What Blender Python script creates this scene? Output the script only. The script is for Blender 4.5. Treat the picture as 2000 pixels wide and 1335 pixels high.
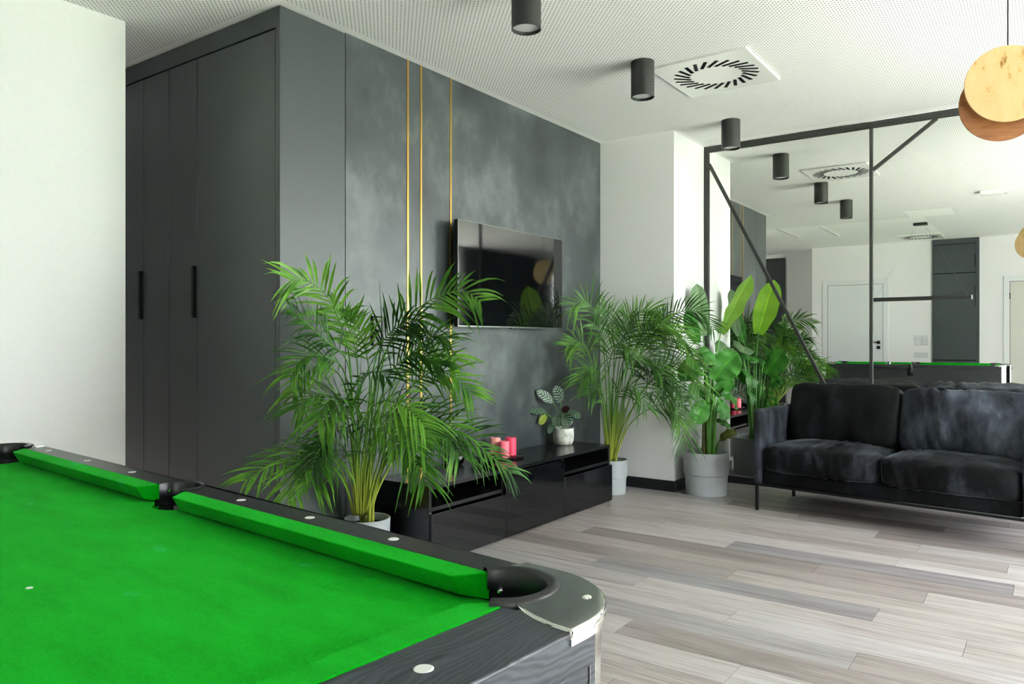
import bpy, bmesh, math, random
from mathutils import Vector, Matrix, noise

# ------------------------------------------------------------------ scene, camera, light
sc = bpy.context.scene
for o in list(bpy.data.objects):
    bpy.data.objects.remove(o)
COL = sc.collection
PI = math.pi
TH = 0.6237                      # heading of the camera from the X axis
cam_d = bpy.data.cameras.new('camera'); cam = bpy.data.objects.new('camera', cam_d); COL.objects.link(cam)
cam.location = (0, 0, 1.10); cam.rotation_euler = (PI/2, 0, TH - PI/2)
cam_d.sensor_width = 36; cam_d.lens = 1470.3/2000*36; cam_d.shift_y = -2.9/2000
cam_d.clip_start = 0.05
sc.camera = cam

EXPOSURE = 1.42
SKY = 5.6
world = bpy.data.worlds.new('sky'); sc.world = world; world.use_nodes = True
wn = world.node_tree.nodes; wl = world.node_tree.links
wn['Background'].inputs[0].default_value = (0.90, 0.96, 1.0, 1)
wn['Background'].inputs[1].default_value = SKY

H = 2.626; YT = 2.853; XW = 2.16; XP = 5.136; YP = 2.243; XM = 5.722; YL = 3.608; XL = 1.845
XB = -1.6; YW = -2.3
WINDOWS = [(2.05, 5.6, 0.04, 2.54), (-1.45, -0.80, 0.06, 2.5)]     # x0, x1, z0, z1 on the window wall y = YW
for i, (x0, x1, z0, z1) in enumerate(WINDOWS):                    # daylight portals in the window openings
    ld = bpy.data.lights.new('window_portal', 'AREA'); ld.shape = 'RECTANGLE'
    ld.size = x1-x0; ld.size_y = z1-z0; ld.cycles.is_portal = True
    lo = bpy.data.objects.new('window_portal', ld); COL.objects.link(lo)
    lo.location = ((x0+x1)/2, YW-0.10, (z0+z1)/2); lo.rotation_euler = (-PI/2, 0, 0) if False else (PI/2, 0, 0)

sun_d = bpy.data.lights.new('sun', 'SUN'); sun_d.energy = 62.0; sun_d.angle = 0.02; sun_d.color = (1.0, 0.98, 0.96)
sun = bpy.data.objects.new('sun', sun_d); COL.objects.link(sun)       # added for ceiling bounce, behind the house: lights the terrace, never the room directly
sun.rotation_euler = Vector((-0.45, -0.22, -0.86)).to_track_quat('-Z', 'Y').to_euler()

sc.view_settings.view_transform = 'Standard'; sc.view_settings.look = 'None'
sc.view_settings.gamma = 1; sc.view_settings.use_curve_mapping = False
sc.view_settings.exposure = EXPOSURE
cy = sc.cycles
cy.max_bounces = 12; cy.diffuse_bounces = 7; cy.glossy_bounces = 8; cy.transmission_bounces = 6; cy.transparent_max_bounces = 12
cy.caustics_reflective = False; cy.caustics_refractive = False; cy.sample_clamp_indirect = 8; cy.blur_glossy = 0.5
cy.use_denoising = True

# ------------------------------------------------------------------ helpers
def lin(c):
    return tuple((v/255/12.92 if v/255 <= 0.04045 else ((v/255+0.055)/1.055)**2.4) for v in c)

class NT:
    def __init__(s, m):
        s.m = m; s.t = m.node_tree; s.n = s.t.nodes; s.p = s.n['Principled BSDF']
    def new(s, typ, **kw):
        n = s.n.new(typ)
        for k, v in kw.items(): setattr(n, k, v)
        return n
    def ln(s, a, b): s.t.links.new(a, b)
    def math(s, op, a, b=None):
        n = s.n.new('ShaderNodeMath'); n.operation = op
        for i, v in enumerate((a, b)):
            if v is None: continue
            if isinstance(v, (int, float)): n.inputs[i].default_value = v
            else: s.ln(v, n.inputs[i])
        return n.outputs[0]
    def coords(s, out='Object', scale=(1, 1, 1), rot=(0, 0, 0)):
        tc = s.n.new('ShaderNodeTexCoord'); mp = s.n.new('ShaderNodeMapping')
        mp.inputs['Scale'].default_value = scale; mp.inputs['Rotation'].default_value = rot
        s.ln(tc.outputs[out], mp.inputs[0]); return mp.outputs[0]
    def noise(s, vec, scale, detail=4, rough=0.5):
        n = s.n.new('ShaderNodeTexNoise'); n.inputs['Scale'].default_value = scale
        n.inputs['Detail'].default_value = detail; n.inputs['Roughness'].default_value = rough
        if vec is not None: s.ln(vec, n.inputs['Vector'])
        return n.outputs['Fac']
    def ramp(s, fac, stops):
        r = s.n.new('ShaderNodeValToRGB'); el = r.color_ramp.elements
        while len(el) < len(stops): el.new(0.5)
        for e, (p, c) in zip(el, stops):
            e.position = p; e.color = (*c, 1) if len(c) == 3 else c
        s.ln(fac, r.inputs[0]); return r.outputs[0]
    def bump(s, h, strength=0.2, dist=0.01):
        b = s.n.new('ShaderNodeBump'); b.inputs['Strength'].default_value = strength; b.inputs['Distance'].default_value = dist
        s.ln(h, b.inputs['Height']); s.ln(b.outputs[0], s.p.inputs['Normal']); return b

def mat(name, col, rough=0.5, metal=0.0, spec=0.5, raw=False):
    m = bpy.data.materials.new(name); m.use_nodes = True
    p = m.node_tree.nodes['Principled BSDF']
    c = col if raw else lin(col)
    p.inputs['Base Color'].default_value = (*c, 1); p.inputs['Roughness'].default_value = rough
    p.inputs['Metallic'].default_value = metal; p.inputs['Specular IOR Level'].default_value = spec
    m.diffuse_color = (*c, 1)
    return m

def speckle(m, scale=300, amt=0.1, bump=0.0, bscale=None):
    """slight tone variation and fine relief on a plain material"""
    t = NT(m); base = t.p.inputs['Base Color'].default_value[:3]
    v = t.coords()
    f = t.noise(v, scale, 3)
    t.ln(t.ramp(f, [(0.3, tuple(c*(1-amt) for c in base)), (0.7, tuple(min(1, c*(1+amt)) for c in base))]), t.p.inputs['Base Color'])
    if bump: t.bump(t.noise(v, bscale or scale, 3), bump, 0.002)
    return m

class MB:
    """collects geometry for ONE mesh object"""
    def __init__(s): s.bm = bmesh.new(); s.uv = None
    def box(s, c, d, rz=0.0, M=None):
        x, y, z = (v/2 for v in d); vs = []
        R = Matrix.Rotation(rz, 4, 'Z')
        for sx, sy, sz in ((-1,-1,-1),(1,-1,-1),(1,1,-1),(-1,1,-1),(-1,-1,1),(1,-1,1),(1,1,1),(-1,1,1)):
            p = R @ Vector((sx*x, sy*y, sz*z)) + Vector(c)
            if M is not None: p = M @ p
            vs.append(s.bm.verts.new(p))
        for f in ((0,3,2,1),(4,5,6,7),(0,1,5,4),(1,2,6,5),(2,3,7,6),(3,0,4,7)): s.bm.faces.new([vs[i] for i in f])
        return s
    def b2(s, p0, p1):
        return s.box([(a+b)/2 for a, b in zip(p0, p1)], [abs(b-a) for a, b in zip(p0, p1)])
    def prism(s, poly, z0, z1):
        n = len(poly); lo = [s.bm.verts.new((x, y, z0)) for x, y in poly]; hi = [s.bm.verts.new((x, y, z1)) for x, y in poly]
        ar = sum(poly[i][0]*poly[(i+1) % n][1]-poly[(i+1) % n][0]*poly[i][1] for i in range(n))
        fs = [s.bm.faces.new(lo), s.bm.faces.new(hi[::-1])]
        for i in range(n): fs.append(s.bm.faces.new((lo[(i+1) % n], lo[i], hi[i], hi[(i+1) % n])))
        return s
    def lathe(s, prof, c=(0, 0, 0), seg=32, axis='Z', cap=True, a0=0.0, a1=2*PI):
        full = abs(a1-a0-2*PI) < 1e-6; n = seg if full else seg+1; rings = []
        for r, z in prof:
            ring = []
            for i in range(n):
                a = a0+(a1-a0)*i/seg; p = (r*math.cos(a), r*math.sin(a), z)
                if axis == 'X': p = (p[2], p[0], p[1])
                elif axis == 'Y': p = (p[0], p[2], p[1])
                ring.append(s.bm.verts.new((p[0]+c[0], p[1]+c[1], p[2]+c[2])))
            rings.append(ring)
        for A, B in zip(rings, rings[1:]):
            for i in range(seg):
                j = (i+1) % n; s.bm.faces.new((A[i], A[j], B[j], B[i]))
        if cap and full:
            if prof[0][0] > 1e-6: s.bm.faces.new(rings[0][::-1])
            if prof[-1][0] > 1e-6: s.bm.faces.new(rings[-1])
        return s
    def tube(s, pts, rad, seg=8):
        pts = [Vector(p) for p in pts]; n = len(pts)
        rs = rad if isinstance(rad, (list, tuple)) else [rad]*n
        rings = []; up = Vector((0, 0, 1))
        prev = None
        for i, p in enumerate(pts):
            t = (pts[min(i+1, n-1)]-pts[max(i-1, 0)]).normalized()
            if prev is None:
                a = t.cross(up); a = t.cross(Vector((1, 0, 0))) if a.length < 1e-3 else a
            else: a = prev - t*prev.dot(t)
            a.normalize(); prev = a; b = t.cross(a)
            rings.append([s.bm.verts.new(p+(a*math.cos(2*PI*k/seg)+b*math.sin(2*PI*k/seg))*rs[i]) for k in range(seg)])
        for A, B in zip(rings, rings[1:]):
            for k in range(seg): s.bm.faces.new((A[k], A[(k+1) % seg], B[(k+1) % seg], B[k]))
        s.bm.faces.new(rings[0][::-1]); s.bm.faces.new(rings[-1])
        return s
    def bar(s, a, b, w, h, up=(0, 0, 1)):
        """rectangular bar from a to b; w across, h along up"""
        a = Vector(a); b = Vector(b); t = (b-a).normalized(); u = Vector(up); sd = t.cross(u).normalized(); u = sd.cross(t)
        vs = []
        for p in (a, b):
            for x, y in ((-1,-1),(1,-1),(1,1),(-1,1)): vs.append(s.bm.verts.new(p+sd*x*w/2+u*y*h/2))
        for f in ((0,1,2,3),(7,6,5,4),(0,4,5,1),(1,5,6,2),(2,6,7,3),(3,7,4,0)): s.bm.faces.new([vs[i] for i in f])
        return s
    def grid(s, rows, uvs=None):
        """rows of points -> quad sheet; uvs(i,j) optional"""
        V = [[s.bm.verts.new(p) for p in r] for r in rows]
        if uvs and s.uv is None: s.uv = s.bm.loops.layers.uv.new('UVMap')
        for i in range(len(V)-1):
            for j in range(len(V[0])-1):
                f = s.bm.faces.new((V[i][j], V[i][j+1], V[i+1][j+1], V[i+1][j]))
                if uvs:
                    for l, (a, b) in zip(f.loops, ((i, j), (i, j+1), (i+1, j+1), (i+1, j))): l[s.uv].uv = uvs(a, b)
        return s
    def build(s, name, m, parent=None, smooth=False, bevel=0.0, seg=2, loc=None, **props):
        bmesh.ops.recalc_face_normals(s.bm, faces=s.bm.faces)
        me = bpy.data.meshes.new(name); s.bm.to_mesh(me); s.bm.free()
        if smooth:
            for p in me.polygons: p.use_smooth = True
            if smooth != 'all': me.set_sharp_from_angle(angle=math.radians(40))
        me.materials.append(m)
        o = bpy.data.objects.new(name, me); COL.objects.link(o)
        if parent: o.parent = parent
        if loc is not None: o.location = loc
        if bevel:
            b = o.modifiers.new('edge', 'BEVEL'); b.width = bevel; b.segments = seg; b.limit_method = 'ANGLE'; b.angle_limit = math.radians(40)
            for p in me.polygons: p.use_smooth = True
            me.set_sharp_from_angle(angle=math.radians(50))
        for k, v in props.items(): o[k] = v
        return o

def thing(name, label, cat, loc=(0, 0, 0), rz=0.0, group=None):
    o = bpy.data.objects.new(name, None); COL.objects.link(o); o.empty_display_size = 0.1
    o.location = loc; o.rotation_euler = (0, 0, rz); o['label'] = label; o['category'] = cat
    if group: o['group'] = group
    return o

def struct(mb, name, m, **kw):
    o = mb.build(name, m, **kw); o['kind'] = 'structure'; return o

def dup(o, loc, label=None, rz=None):
    c = o.copy(); COL.objects.link(c); c.location = loc
    if rz is not None: c.rotation_euler = (0, 0, rz)
    if label: c['label'] = label
    for ch in list(o.children):
        d = ch.copy(); COL.objects.link(d); d.parent = c
        for g in list(ch.children):
            e = g.copy(); COL.objects.link(e); e.parent = d
    return c

def arc(cx, cy, r, a0, a1, n):
    return [(cx+r*math.cos(math.radians(a0+(a1-a0)*i/n)), cy+r*math.sin(math.radians(a0+(a1-a0)*i/n))) for i in range(n+1)]

def catmull(P, n):
    P = [Vector(p) for p in P]; P = [P[0]*2-P[1]] + P + [P[-1]*2-P[-2]]
    out = []; m = len(P)-3
    for i in range(n+1):
        t = i/n*m; k = min(int(t), m-1); u = t-k; a, b, c, d = P[k:k+4]
        out.append(0.5*((2*b)+(c-a)*u+(2*a-5*b+4*c-d)*u*u+(3*b-a-3*c+d)*u**3))
    return out

# ------------------------------------------------------------------ materials
M = {}
M['white_wall'] = speckle(mat('white_wall_paint', (234, 233, 232), 0.7, spec=0.3), 60, 0.012)
M['ceiling_plain'] = mat('ceiling_white', (243, 242, 240), 0.8, spec=0.2)

def perforated():
    m = mat('perforated_ceiling', (240, 241, 237), 0.8, spec=0.2); t = NT(m)
    tc = t.new('ShaderNodeTexCoord'); sp = t.new('ShaderNodeSeparateXYZ'); t.ln(tc.outputs['Object'], sp.inputs[0])
    x, y = sp.outputs[0], sp.outputs[1]
    def cell(off):
        fx = t.math('SUBTRACT', t.math('FRACT', t.math('ADD', t.math('MULTIPLY', x, 1/0.0255), off)), 0.5)
        fy = t.math('SUBTRACT', t.math('FRACT', t.math('ADD', t.math('MULTIPLY', y, 1/0.0255), off)), 0.5)
        r = t.math('SQRT', t.math('ADD', t.math('MULTIPLY', fx, fx), t.math('MULTIPLY', fy, fy)))
        return t.math('LESS_THAN', r, 0.14)
    hole = t.math('MAXIMUM', cell(0.0), cell(0.5))
    far = t.math('MAXIMUM', t.math('GREATER_THAN', x, 0.95), t.math('LESS_THAN', y, 1.30)); hole = t.math('MULTIPLY', hole, far)
    for ax, lo, hi in ((x, -1.45, 5.62), (y, -2.2, 4.7)):
        hole = t.math('MULTIPLY', hole, t.math('GREATER_THAN', ax, lo)); hole = t.math('MULTIPLY', hole, t.math('LESS_THAN', ax, hi))
    # plain border next to the dark wall and the pillar
    near_wall = t.math('MULTIPLY', t.math('GREATER_THAN', y, YT-0.05), t.math('GREATER_THAN', x, XW-0.04))
    near_pil = t.math('MULTIPLY', t.math('GREATER_THAN', y, YP-0.03), t.math('GREATER_THAN', x, XP-0.03))
    hole = t.math('MULTIPLY', hole, t.math('SUBTRACT', 1.0, t.math('MAXIMUM', near_wall, near_pil)))
    c = t.ramp(hole, [(0.0, lin((244, 243, 241))), (1.0, lin((92, 95, 93)))]); t.ln(c, t.p.inputs['Base Color'])
    return m
M['perforated'] = perforated()

def microcement():
    m = mat('dark_microcement', (58, 66, 68), 0.4); t = NT(m)
    v = t.coords('Object', (1, 1, 0.75)); d = t.noise(v, 1.1, 2)
    big = t.noise(v, 1.7, 6, 0.62); fine = t.noise(t.coords('Object', (1.2, 1, 0.9), (0, 0.6, 0)), 5.5, 6, 0.62)
    f = t.math('ADD', t.math('MULTIPLY', big, 0.72), t.math('MULTIPLY', fine, 0.28))
    t.ln(t.ramp(f, [(0.36, lin((42, 47, 50))), (0.5, lin((62, 68, 70))), (0.62, lin((92, 98, 98)))]), t.p.inputs['Base Color'])
    r = t.new('ShaderNodeMapRange'); t.ln(f, r.inputs[0]); r.inputs[1].default_value = 0.3; r.inputs[2].default_value = 0.7
    r.inputs[3].default_value = 0.26; r.inputs[4].default_value = 0.46; t.ln(r.outputs[0], t.p.inputs['Roughness'])
    t.bump(fine, 0.05, 0.004)
    return m
M['cement'] = microcement()
M['anthracite'] = speckle(mat('anthracite_laminate', (60, 66, 67), 0.36), 500, 0.04, 0.02)
M['gap_black'] = mat('shadow_gap_black', (12, 14, 14), 0.8, spec=0.1)
M['handle_black'] = mat('black_handle_metal', (14, 15, 14), 0.4, 0.3)
M['brass'] = mat('brass_strip', (205, 160, 80), 0.28, 1.0)
M['mirror'] = mat('mirror_silver', (0.93, 0.945, 0.91), 0.0, 1.0, raw=True)
M['frame_metal'] = mat('dark_frame_metal', (32, 33, 29), 0.5)
M['base_black'] = mat('black_baseboard', (22, 24, 26), 0.5)
M['door_white'] = mat('white_door_lacquer', (226, 228, 228), 0.4)
M['tv_screen'] = mat('tv_glass', (4, 5, 6), 0.04, 0, 0.9)
M['tv_body'] = mat('tv_black_plastic', (16, 17, 18), 0.4)
M['silver'] = mat('silver_bezel', (120, 122, 118), 0.3, 1.0)
M['gloss_black'] = mat('high_gloss_black_front', (9, 10, 14), 0.04)
M['carcass'] = speckle(mat('black_brown_carcass', (17, 18, 20), 0.2), 200, 0.15)
M['pot_grey'] = speckle(mat('light_grey_planter', (172, 177, 179), 0.5), 150, 0.03, 0.05)
M['soil'] = speckle(mat('potting_soil', (52, 40, 30), 0.95, spec=0.1), 120, 0.5, 0.8)
M['lamp_black'] = mat('black_lamp_body', (28, 29, 27), 0.5)
M['lamp_lens'] = mat('frosted_lens', (206, 208, 206), 0.35)
M['vent_white'] = mat('vent_white_steel', (236, 236, 232), 0.25)
M['pocket'] = mat('black_pocket_plastic', (18, 19, 22), 0.3)
M['hole'] = mat('black_pocket_inside', (8, 8, 9), 0.6)
M['chrome'] = mat('chrome', (0.88, 0.88, 0.84), 0.08, 1.0, raw=True)
M['pearl'] = mat('white_inlay', (235, 238, 232), 0.25)

def felt():
    m = mat('green_felt', (0, 168, 26), 0.95, spec=0.1); t = NT(m); v = t.coords()
    f = t.noise(v, 260, 4, 0.7); g = t.noise(t.coords('Object', (3, 9, 1)), 2.2, 5, 0.6)
    k = t.math('ADD', t.math('MULTIPLY', f, 0.5), t.math('MULTIPLY', g, 0.5))
    c = t.ramp(k, [(0.30, lin((0, 138, 6))), (0.5, lin((0, 160, 16))), (0.70, lin((4, 176, 32)))])
    chalk = t.ramp(t.noise(t.coords('Object', (2, 5, 1), (0, 0, 0.5)), 3.1, 5, 0.55), [(0.67, (0, 0, 0)), (0.78, (0.3, 0.3, 0.3))])
    mx = t.new('ShaderNodeMix', data_type='RGBA'); t.ln(chalk, mx.inputs[0]); t.ln(c, mx.inputs[6]); mx.inputs[7].default_value = (*lin((60, 200, 150)), 1)
    t.ln(mx.outputs[2], t.p.inputs['Base Color'])
    t.p.inputs['Sheen Weight'].default_value = 0.05; t.p.inputs['Sheen Tint'].default_value = (0.3, 1, 0.45, 1); t.p.inputs['Sheen Roughness'].default_value = 0.6
    t.bump(f, 0.25, 0.002)
    return m
M['felt'] = felt()

def blackwood(axis, name, lo, hi):
    m = mat(name, lo, 0.34); t = NT(m)
    def st(a, b): return (b, a, a) if axis == 'x' else (a, b, a)
    warp = t.noise(t.coords('Object', st(5, 1.6)), 1.5, 5)
    tc = t.new('ShaderNodeTexCoord'); sp = t.new('ShaderNodeSeparateXYZ'); t.ln(tc.outputs['Object'], sp.inputs[0])
    across = t.math('ADD', sp.outputs[1 if axis == 'x' else 0], t.math('MULTIPLY', sp.outputs[2], 0.8))
    lines = t.math('SINE', t.math('ADD', t.math('MULTIPLY', across, 950.0), t.math('MULTIPLY', warp, 120.0)))
    lines = t.math('ADD', t.math('MULTIPLY', lines, 0.5), 0.5)
    soft = t.noise(t.coords('Object', st(40, 2.5)), 2.0, 5, 0.6)
    f = t.math('ADD', t.math('MULTIPLY', lines, 0.24), t.math('MULTIPLY', soft, 0.76))
    t.ln(t.ramp(f, [(0.28, lin(lo)), (0.78, lin(hi))]), t.p.inputs['Base Color']); t.bump(f, 0.06, 0.001)
    return m
M['wood_long'] = blackwood('x', 'black_woodgrain_lengthways', (22, 23, 26), (32, 34, 38))
M['wood_short'] = blackwood('y', 'black_woodgrain_crossways', (22, 26, 31), (80, 87, 96))

def velvet(name, lo, mid, hi, sheen):
    m = mat(name, mid, 0.65, spec=0.12); t = NT(m); p = t.p
    p.inputs['Sheen Weight'].default_value = sheen; p.inputs['Sheen Roughness'].default_value = 0.3
    streak = t.noise(t.coords('Object', (1.0, 1.0, 0.45), (0, 0.35, 0)), 7.5, 5, 0.68)
    big = t.noise(t.coords(), 2.6, 2)
    f = t.math('ADD', t.math('MULTIPLY', streak, 0.62), t.math('MULTIPLY', big, 0.38))
    t.ln(t.ramp(f, [(0.40, lin(lo)), (0.52, lin(mid)), (0.68, lin(hi))]), p.inputs['Base Color'])  # streaky highlights of the velvet painted into its base colour
    t.ln(t.ramp(f, [(0.40, (0.05, 0.055, 0.06)), (0.66, (0.5, 0.54, 0.62))]), p.inputs['Sheen Tint'])
    t.bump(t.noise(t.coords('Object', (1, 1, 0.4), (0, 0.3, 0)), 24, 3), 0.3, 0.01)
    return m
M['velvet'] = velvet('black_velvet', (6, 7, 8), (15, 16, 18), (58, 62, 70), 0.5)
M['velvet_dark'] = velvet('black_velvet_shaded', (5, 6, 6), (9, 10, 11), (30, 33, 37), 0.25)  # shaded copy of the same velvet, darkness put into the colour
M['velvet_lit'] = velvet('black_velvet_lit', (26, 28, 32), (54, 58, 66), (92, 97, 108), 0.6)  # lit copy of the same velvet, light put into the colour
def plank_mat():
    m = mat('grey_oak_plank', (176, 168, 162), 0.38); t = NT(m)
    oi = t.new('ShaderNodeObjectInfo'); rnd = oi.outputs['Random']
    tone = t.ramp(rnd, [(0.0, lin((142, 132, 129))), (0.12, lin((160, 152, 150))), (0.3, lin((185, 178, 175))), (0.6, lin((194, 188, 187))), (0.85, lin((201, 197, 197))), (1.0, lin((154, 151, 155)))])
    tc = t.new('ShaderNodeTexCoord'); ad = t.new('ShaderNodeVectorMath'); ad.operation = 'ADD'
    cb = t.new('ShaderNodeCombineXYZ'); t.ln(t.math('MULTIPLY', rnd, 37.0), cb.inputs[0]); t.ln(t.math('MULTIPLY', rnd, 91.0), cb.inputs[1])
    t.ln(tc.outputs['Object'], ad.inputs[0]); t.ln(cb.outputs[0], ad.inputs[1])
    def mapped(s):
        mp = t.new('ShaderNodeMapping'); mp.inputs['Scale'].default_value = s; t.ln(ad.outputs[0], mp.inputs[0]); return mp.outputs[0]
    g1 = t.noise(mapped((60, 1.6, 1)), 2.0, 6, 0.7); g2 = t.noise(mapped((14, 0.7, 1)), 1.6, 4)
    g = t.math('ADD', t.math('MULTIPLY', g1, 0.6), t.math('MULTIPLY', g2, 0.4))
    dk = t.ramp(g, [(0.30, lin((128, 118, 112))), (0.43, lin((196, 190, 186))), (0.52, lin((240, 238, 236))), (0.65, (1, 1, 1))])
    mx = t.new('ShaderNodeMix', data_type='RGBA', blend_type='MULTIPLY'); mx.inputs[0].default_value = 0.85
    t.ln(tone, mx.inputs[6]); t.ln(dk, mx.inputs[7]); t.ln(mx.outputs[2], t.p.inputs['Base Color'])
    t.bump(g1, 0.05, 0.001)
    return m
M['plank'] = plank_mat()
M['joint'] = mat('floor_joint', (150, 143, 138), 0.7)

def leaf_mat(name, stops, rough=0.4, trans=0.3, ribs=0, objrand=0.25):
    m = mat(name, (60, 120, 40), rough, spec=0.4); t = NT(m)
    f = t.noise(t.coords('Object'), 7, 3)
    oi = t.new('ShaderNodeObjectInfo'); f = t.math('ADD', f, t.math('MULTIPLY', t.math('SUBTRACT', oi.outputs['Random'], 0.5), objrand))
    c = t.ramp(f, stops); t.ln(c, t.p.inputs['Base Color'])
    if ribs:
        uv = t.new('ShaderNodeTexCoord'); sp = t.new('ShaderNodeSeparateXYZ'); t.ln(uv.outputs['UV'], sp.inputs[0])
        au = t.math('ABSOLUTE', t.math('SUBTRACT', sp.outputs[0], 0.5))
        w = t.math('SINE', t.math('MULTIPLY', t.math('SUBTRACT', sp.outputs[1], t.math('MULTIPLY', au, 0.35)), ribs))
        rb = t.ramp(w, [(0.0, (0.72, 0.72, 0.72)), (1.0, (1.1, 1.1, 1.1))])
        mid = t.ramp(au, [(0.0, (1.5, 1.45, 1.2)), (0.03, (1.4, 1.35, 1.15)), (0.05, (1, 1, 1))])
        for tex in (rb, mid):
            mx = t.new('ShaderNodeMix', data_type='RGBA', blend_type='MULTIPLY'); mx.inputs[0].default_value = 1.0
            t.ln(c, mx.inputs[6]); t.ln(tex, mx.inputs[7]); c = mx.outputs[2]
        t.ln(c, t.p.inputs['Base Color'])
        t.bump(w, 0.15, 0.003)
    if trans:
        tr = t.new('ShaderNodeBsdfTranslucent'); t.ln(c, tr.inputs[0])
        ms = t.new('ShaderNodeMixShader'); ms.inputs[0].default_value = trans
        out = t.n['Material Output']; t.ln(t.p.outputs[0], ms.inputs[1]); t.ln(tr.outputs[0], ms.inputs[2]); t.ln(ms.outputs[0], out.inputs[0])
    return m
M['palm'] = leaf_mat('palm_leaf', [(0.22, lin((30, 72, 18))), (0.5, lin((64, 120, 30))), (0.78, lin((112, 168, 50)))], objrand=0.5, trans=0.25)
M['palm_dark'] = leaf_mat('dark_palm_leaf', [(0.22, lin((32, 68, 20))), (0.5, lin((58, 102, 34))), (0.78, lin((98, 146, 56)))], objrand=0.5, trans=0.22)
M['cane'] = leaf_mat('yellow_green_cane', [(0.3, lin((112, 140, 44))), (0.6, lin((176, 184, 66))), (0.8, lin((196, 190, 88)))], trans=0)
def cane_fade(m):      # canes are yellow at the foot and turn green towards the leaves
    t = NT(m); tc = t.new('ShaderNodeTexCoord'); sp = t.new('ShaderNodeSeparateXYZ'); t.ln(tc.outputs['Object'], sp.inputs[0])
    t.ln(t.ramp(sp.outputs[2], [(0.22, lin((168, 172, 66))), (0.42, lin((140, 160, 56))), (0.62, lin((84, 132, 44))), (1.0, lin((70, 122, 40)))]), t.p.inputs['Base Color'])
cane_fade(M['cane'])
M['bird'] = [leaf_mat('grey_green_leaf', [(0.3, lin((92, 132, 84))), (0.7, lin((128, 160, 116)))], ribs=120, trans=0.25),
             leaf_mat('bright_young_leaf', [(0.3, lin((124, 190, 40))), (0.7, lin((160, 216, 72)))], ribs=150, trans=0.45),
             leaf_mat('deep_green_leaf', [(0.3, lin((46, 116, 34))), (0.7, lin((78, 152, 52)))], ribs=130, trans=0.25),
             leaf_mat('pale_leaf', [(0.3, lin((96, 170, 84))), (0.7, lin((140, 200, 110)))], ribs=100, trans=0.3),
             leaf_mat('olive_leaf', [(0.3, lin((70, 86, 34))), (0.7, lin((110, 122, 50)))], ribs=100, trans=0.2)]
M['petiole'] = leaf_mat('petiole_green', [(0.3, lin((64, 128, 44))), (0.7, lin((104, 160, 70)))], trans=0)
M['pseudostem'] = leaf_mat('brownish_stem', [(0.3, lin((92, 100, 48))), (0.7, lin((134, 136, 74)))], trans=0)

def calathea_mat():
    m = mat('pinstripe_leaf', (30, 60, 45), 0.4); t = NT(m)
    uv = t.new('ShaderNodeTexCoord'); sp = t.new('ShaderNodeSeparateXYZ'); t.ln(uv.outputs['UV'], sp.inputs[0])
    au = t.math('ABSOLUTE', t.math('SUBTRACT', sp.outputs[0], 0.5))
    ph = t.math('MULTIPLY', t.math('SUBTRACT', sp.outputs[1], t.math('MULTIPLY', au, 0.55)), 6.0)
    st = t.math('ABSOLUTE', t.math('SUBTRACT', t.math('FRACT', ph), 0.5))
    c = t.ramp(st, [(0.0, lin((196, 208, 182))), (0.07, lin((150, 172, 144))), (0.12, lin((26, 58, 42))), (1.0, lin((20, 46, 34)))])
    edge = t.ramp(au, [(0.0, (0.1, 0.1, 0.1)), (0.03, (0, 0, 0)), (0.40, (0, 0, 0)), (0.44, (1, 1, 1))])
    mx = t.new('ShaderNodeMix', data_type='RGBA'); t.ln(edge, mx.inputs[0]); t.ln(c, mx.inputs[6]); mx.inputs[7].default_value = (*lin((30, 62, 46)), 1)
    t.ln(mx.outputs[2], t.p.inputs['Base Color'])
    return m
M['calathea'] = [calathea_mat(), leaf_mat('yellowing_leaf', [(0.3, lin((120, 140, 44))), (0.7, lin((160, 176, 70)))]), mat('maroon_leaf_back', (48, 14, 22), 0.5)]

def gold_leaf():
    m = mat('gold_leaf', (226, 190, 120), 0.42, 0.35); t = NT(m); v = t.coords('Object', (3, 3, 1.4))
    f = t.noise(v, 7, 6, 0.7)
    t.ln(t.ramp(f, [(0.33, lin((128, 92, 36))), (0.37, lin((190, 150, 84))), (0.42, lin((204, 174, 120))), (0.7, lin((212, 184, 134)))]), t.p.inputs['Base Color'])
    return m
M['gold'] = gold_leaf()
def walnut():
    m = mat('copper_walnut', (170, 108, 58), 0.4); t = NT(m); v = t.coords('Object', (2, 2, 12))
    f = t.noise(v, 8, 4)
    t.ln(t.ramp(f, [(0.3, lin((124, 76, 38))), (0.7, lin((160, 106, 60)))]), t.p.inputs['Base Color']); return m
M['copper'] = walnut()
def concrete():
    m = mat('weathered_white_pot', (206, 206, 198), 0.85, spec=0.2); t = NT(m); v = t.coords()
    f = t.noise(v, 18, 6, 0.65)
    t.ln(t.ramp(f, [(0.32, lin((136, 138, 116))), (0.45, lin((190, 190, 180))), (0.62, lin((226, 226, 222)))]), t.p.inputs['Base Color']); t.bump(f, 0.3, 0.004); return m
M['concrete'] = concrete()
M['pink'] = [speckle(mat('wax_%d' % i, c, 0.5), 60, 0.04) for i, c in enumerate([(236, 112, 132), (222, 60, 96), (238, 158, 150)])]
for p_ in M['pink']:
    p_.node_tree.nodes['Principled BSDF'].inputs['Subsurface Weight'].default_value = 0.2
    p_.node_tree.nodes['Principled BSDF'].inputs['Subsurface Radius'].default_value = (0.02, 0.006, 0.006)
M['black_glass'] = mat('black_glass', (8, 8, 9), 0.06)
M['tray'] = mat('smoked_glass_tray', (40, 30, 28), 0.05)
M['wick'] = mat('wick', (40, 34, 30), 0.9)
M['switch_dark'] = mat('anthracite_switch', (52, 56, 56), 0.4)
M['switch_white'] = mat('white_switch', (214, 216, 217), 0.3)
M['curtain'] = speckle(mat('dark_curtain', (40, 46, 50), 0.9), 40, 0.1)
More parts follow.
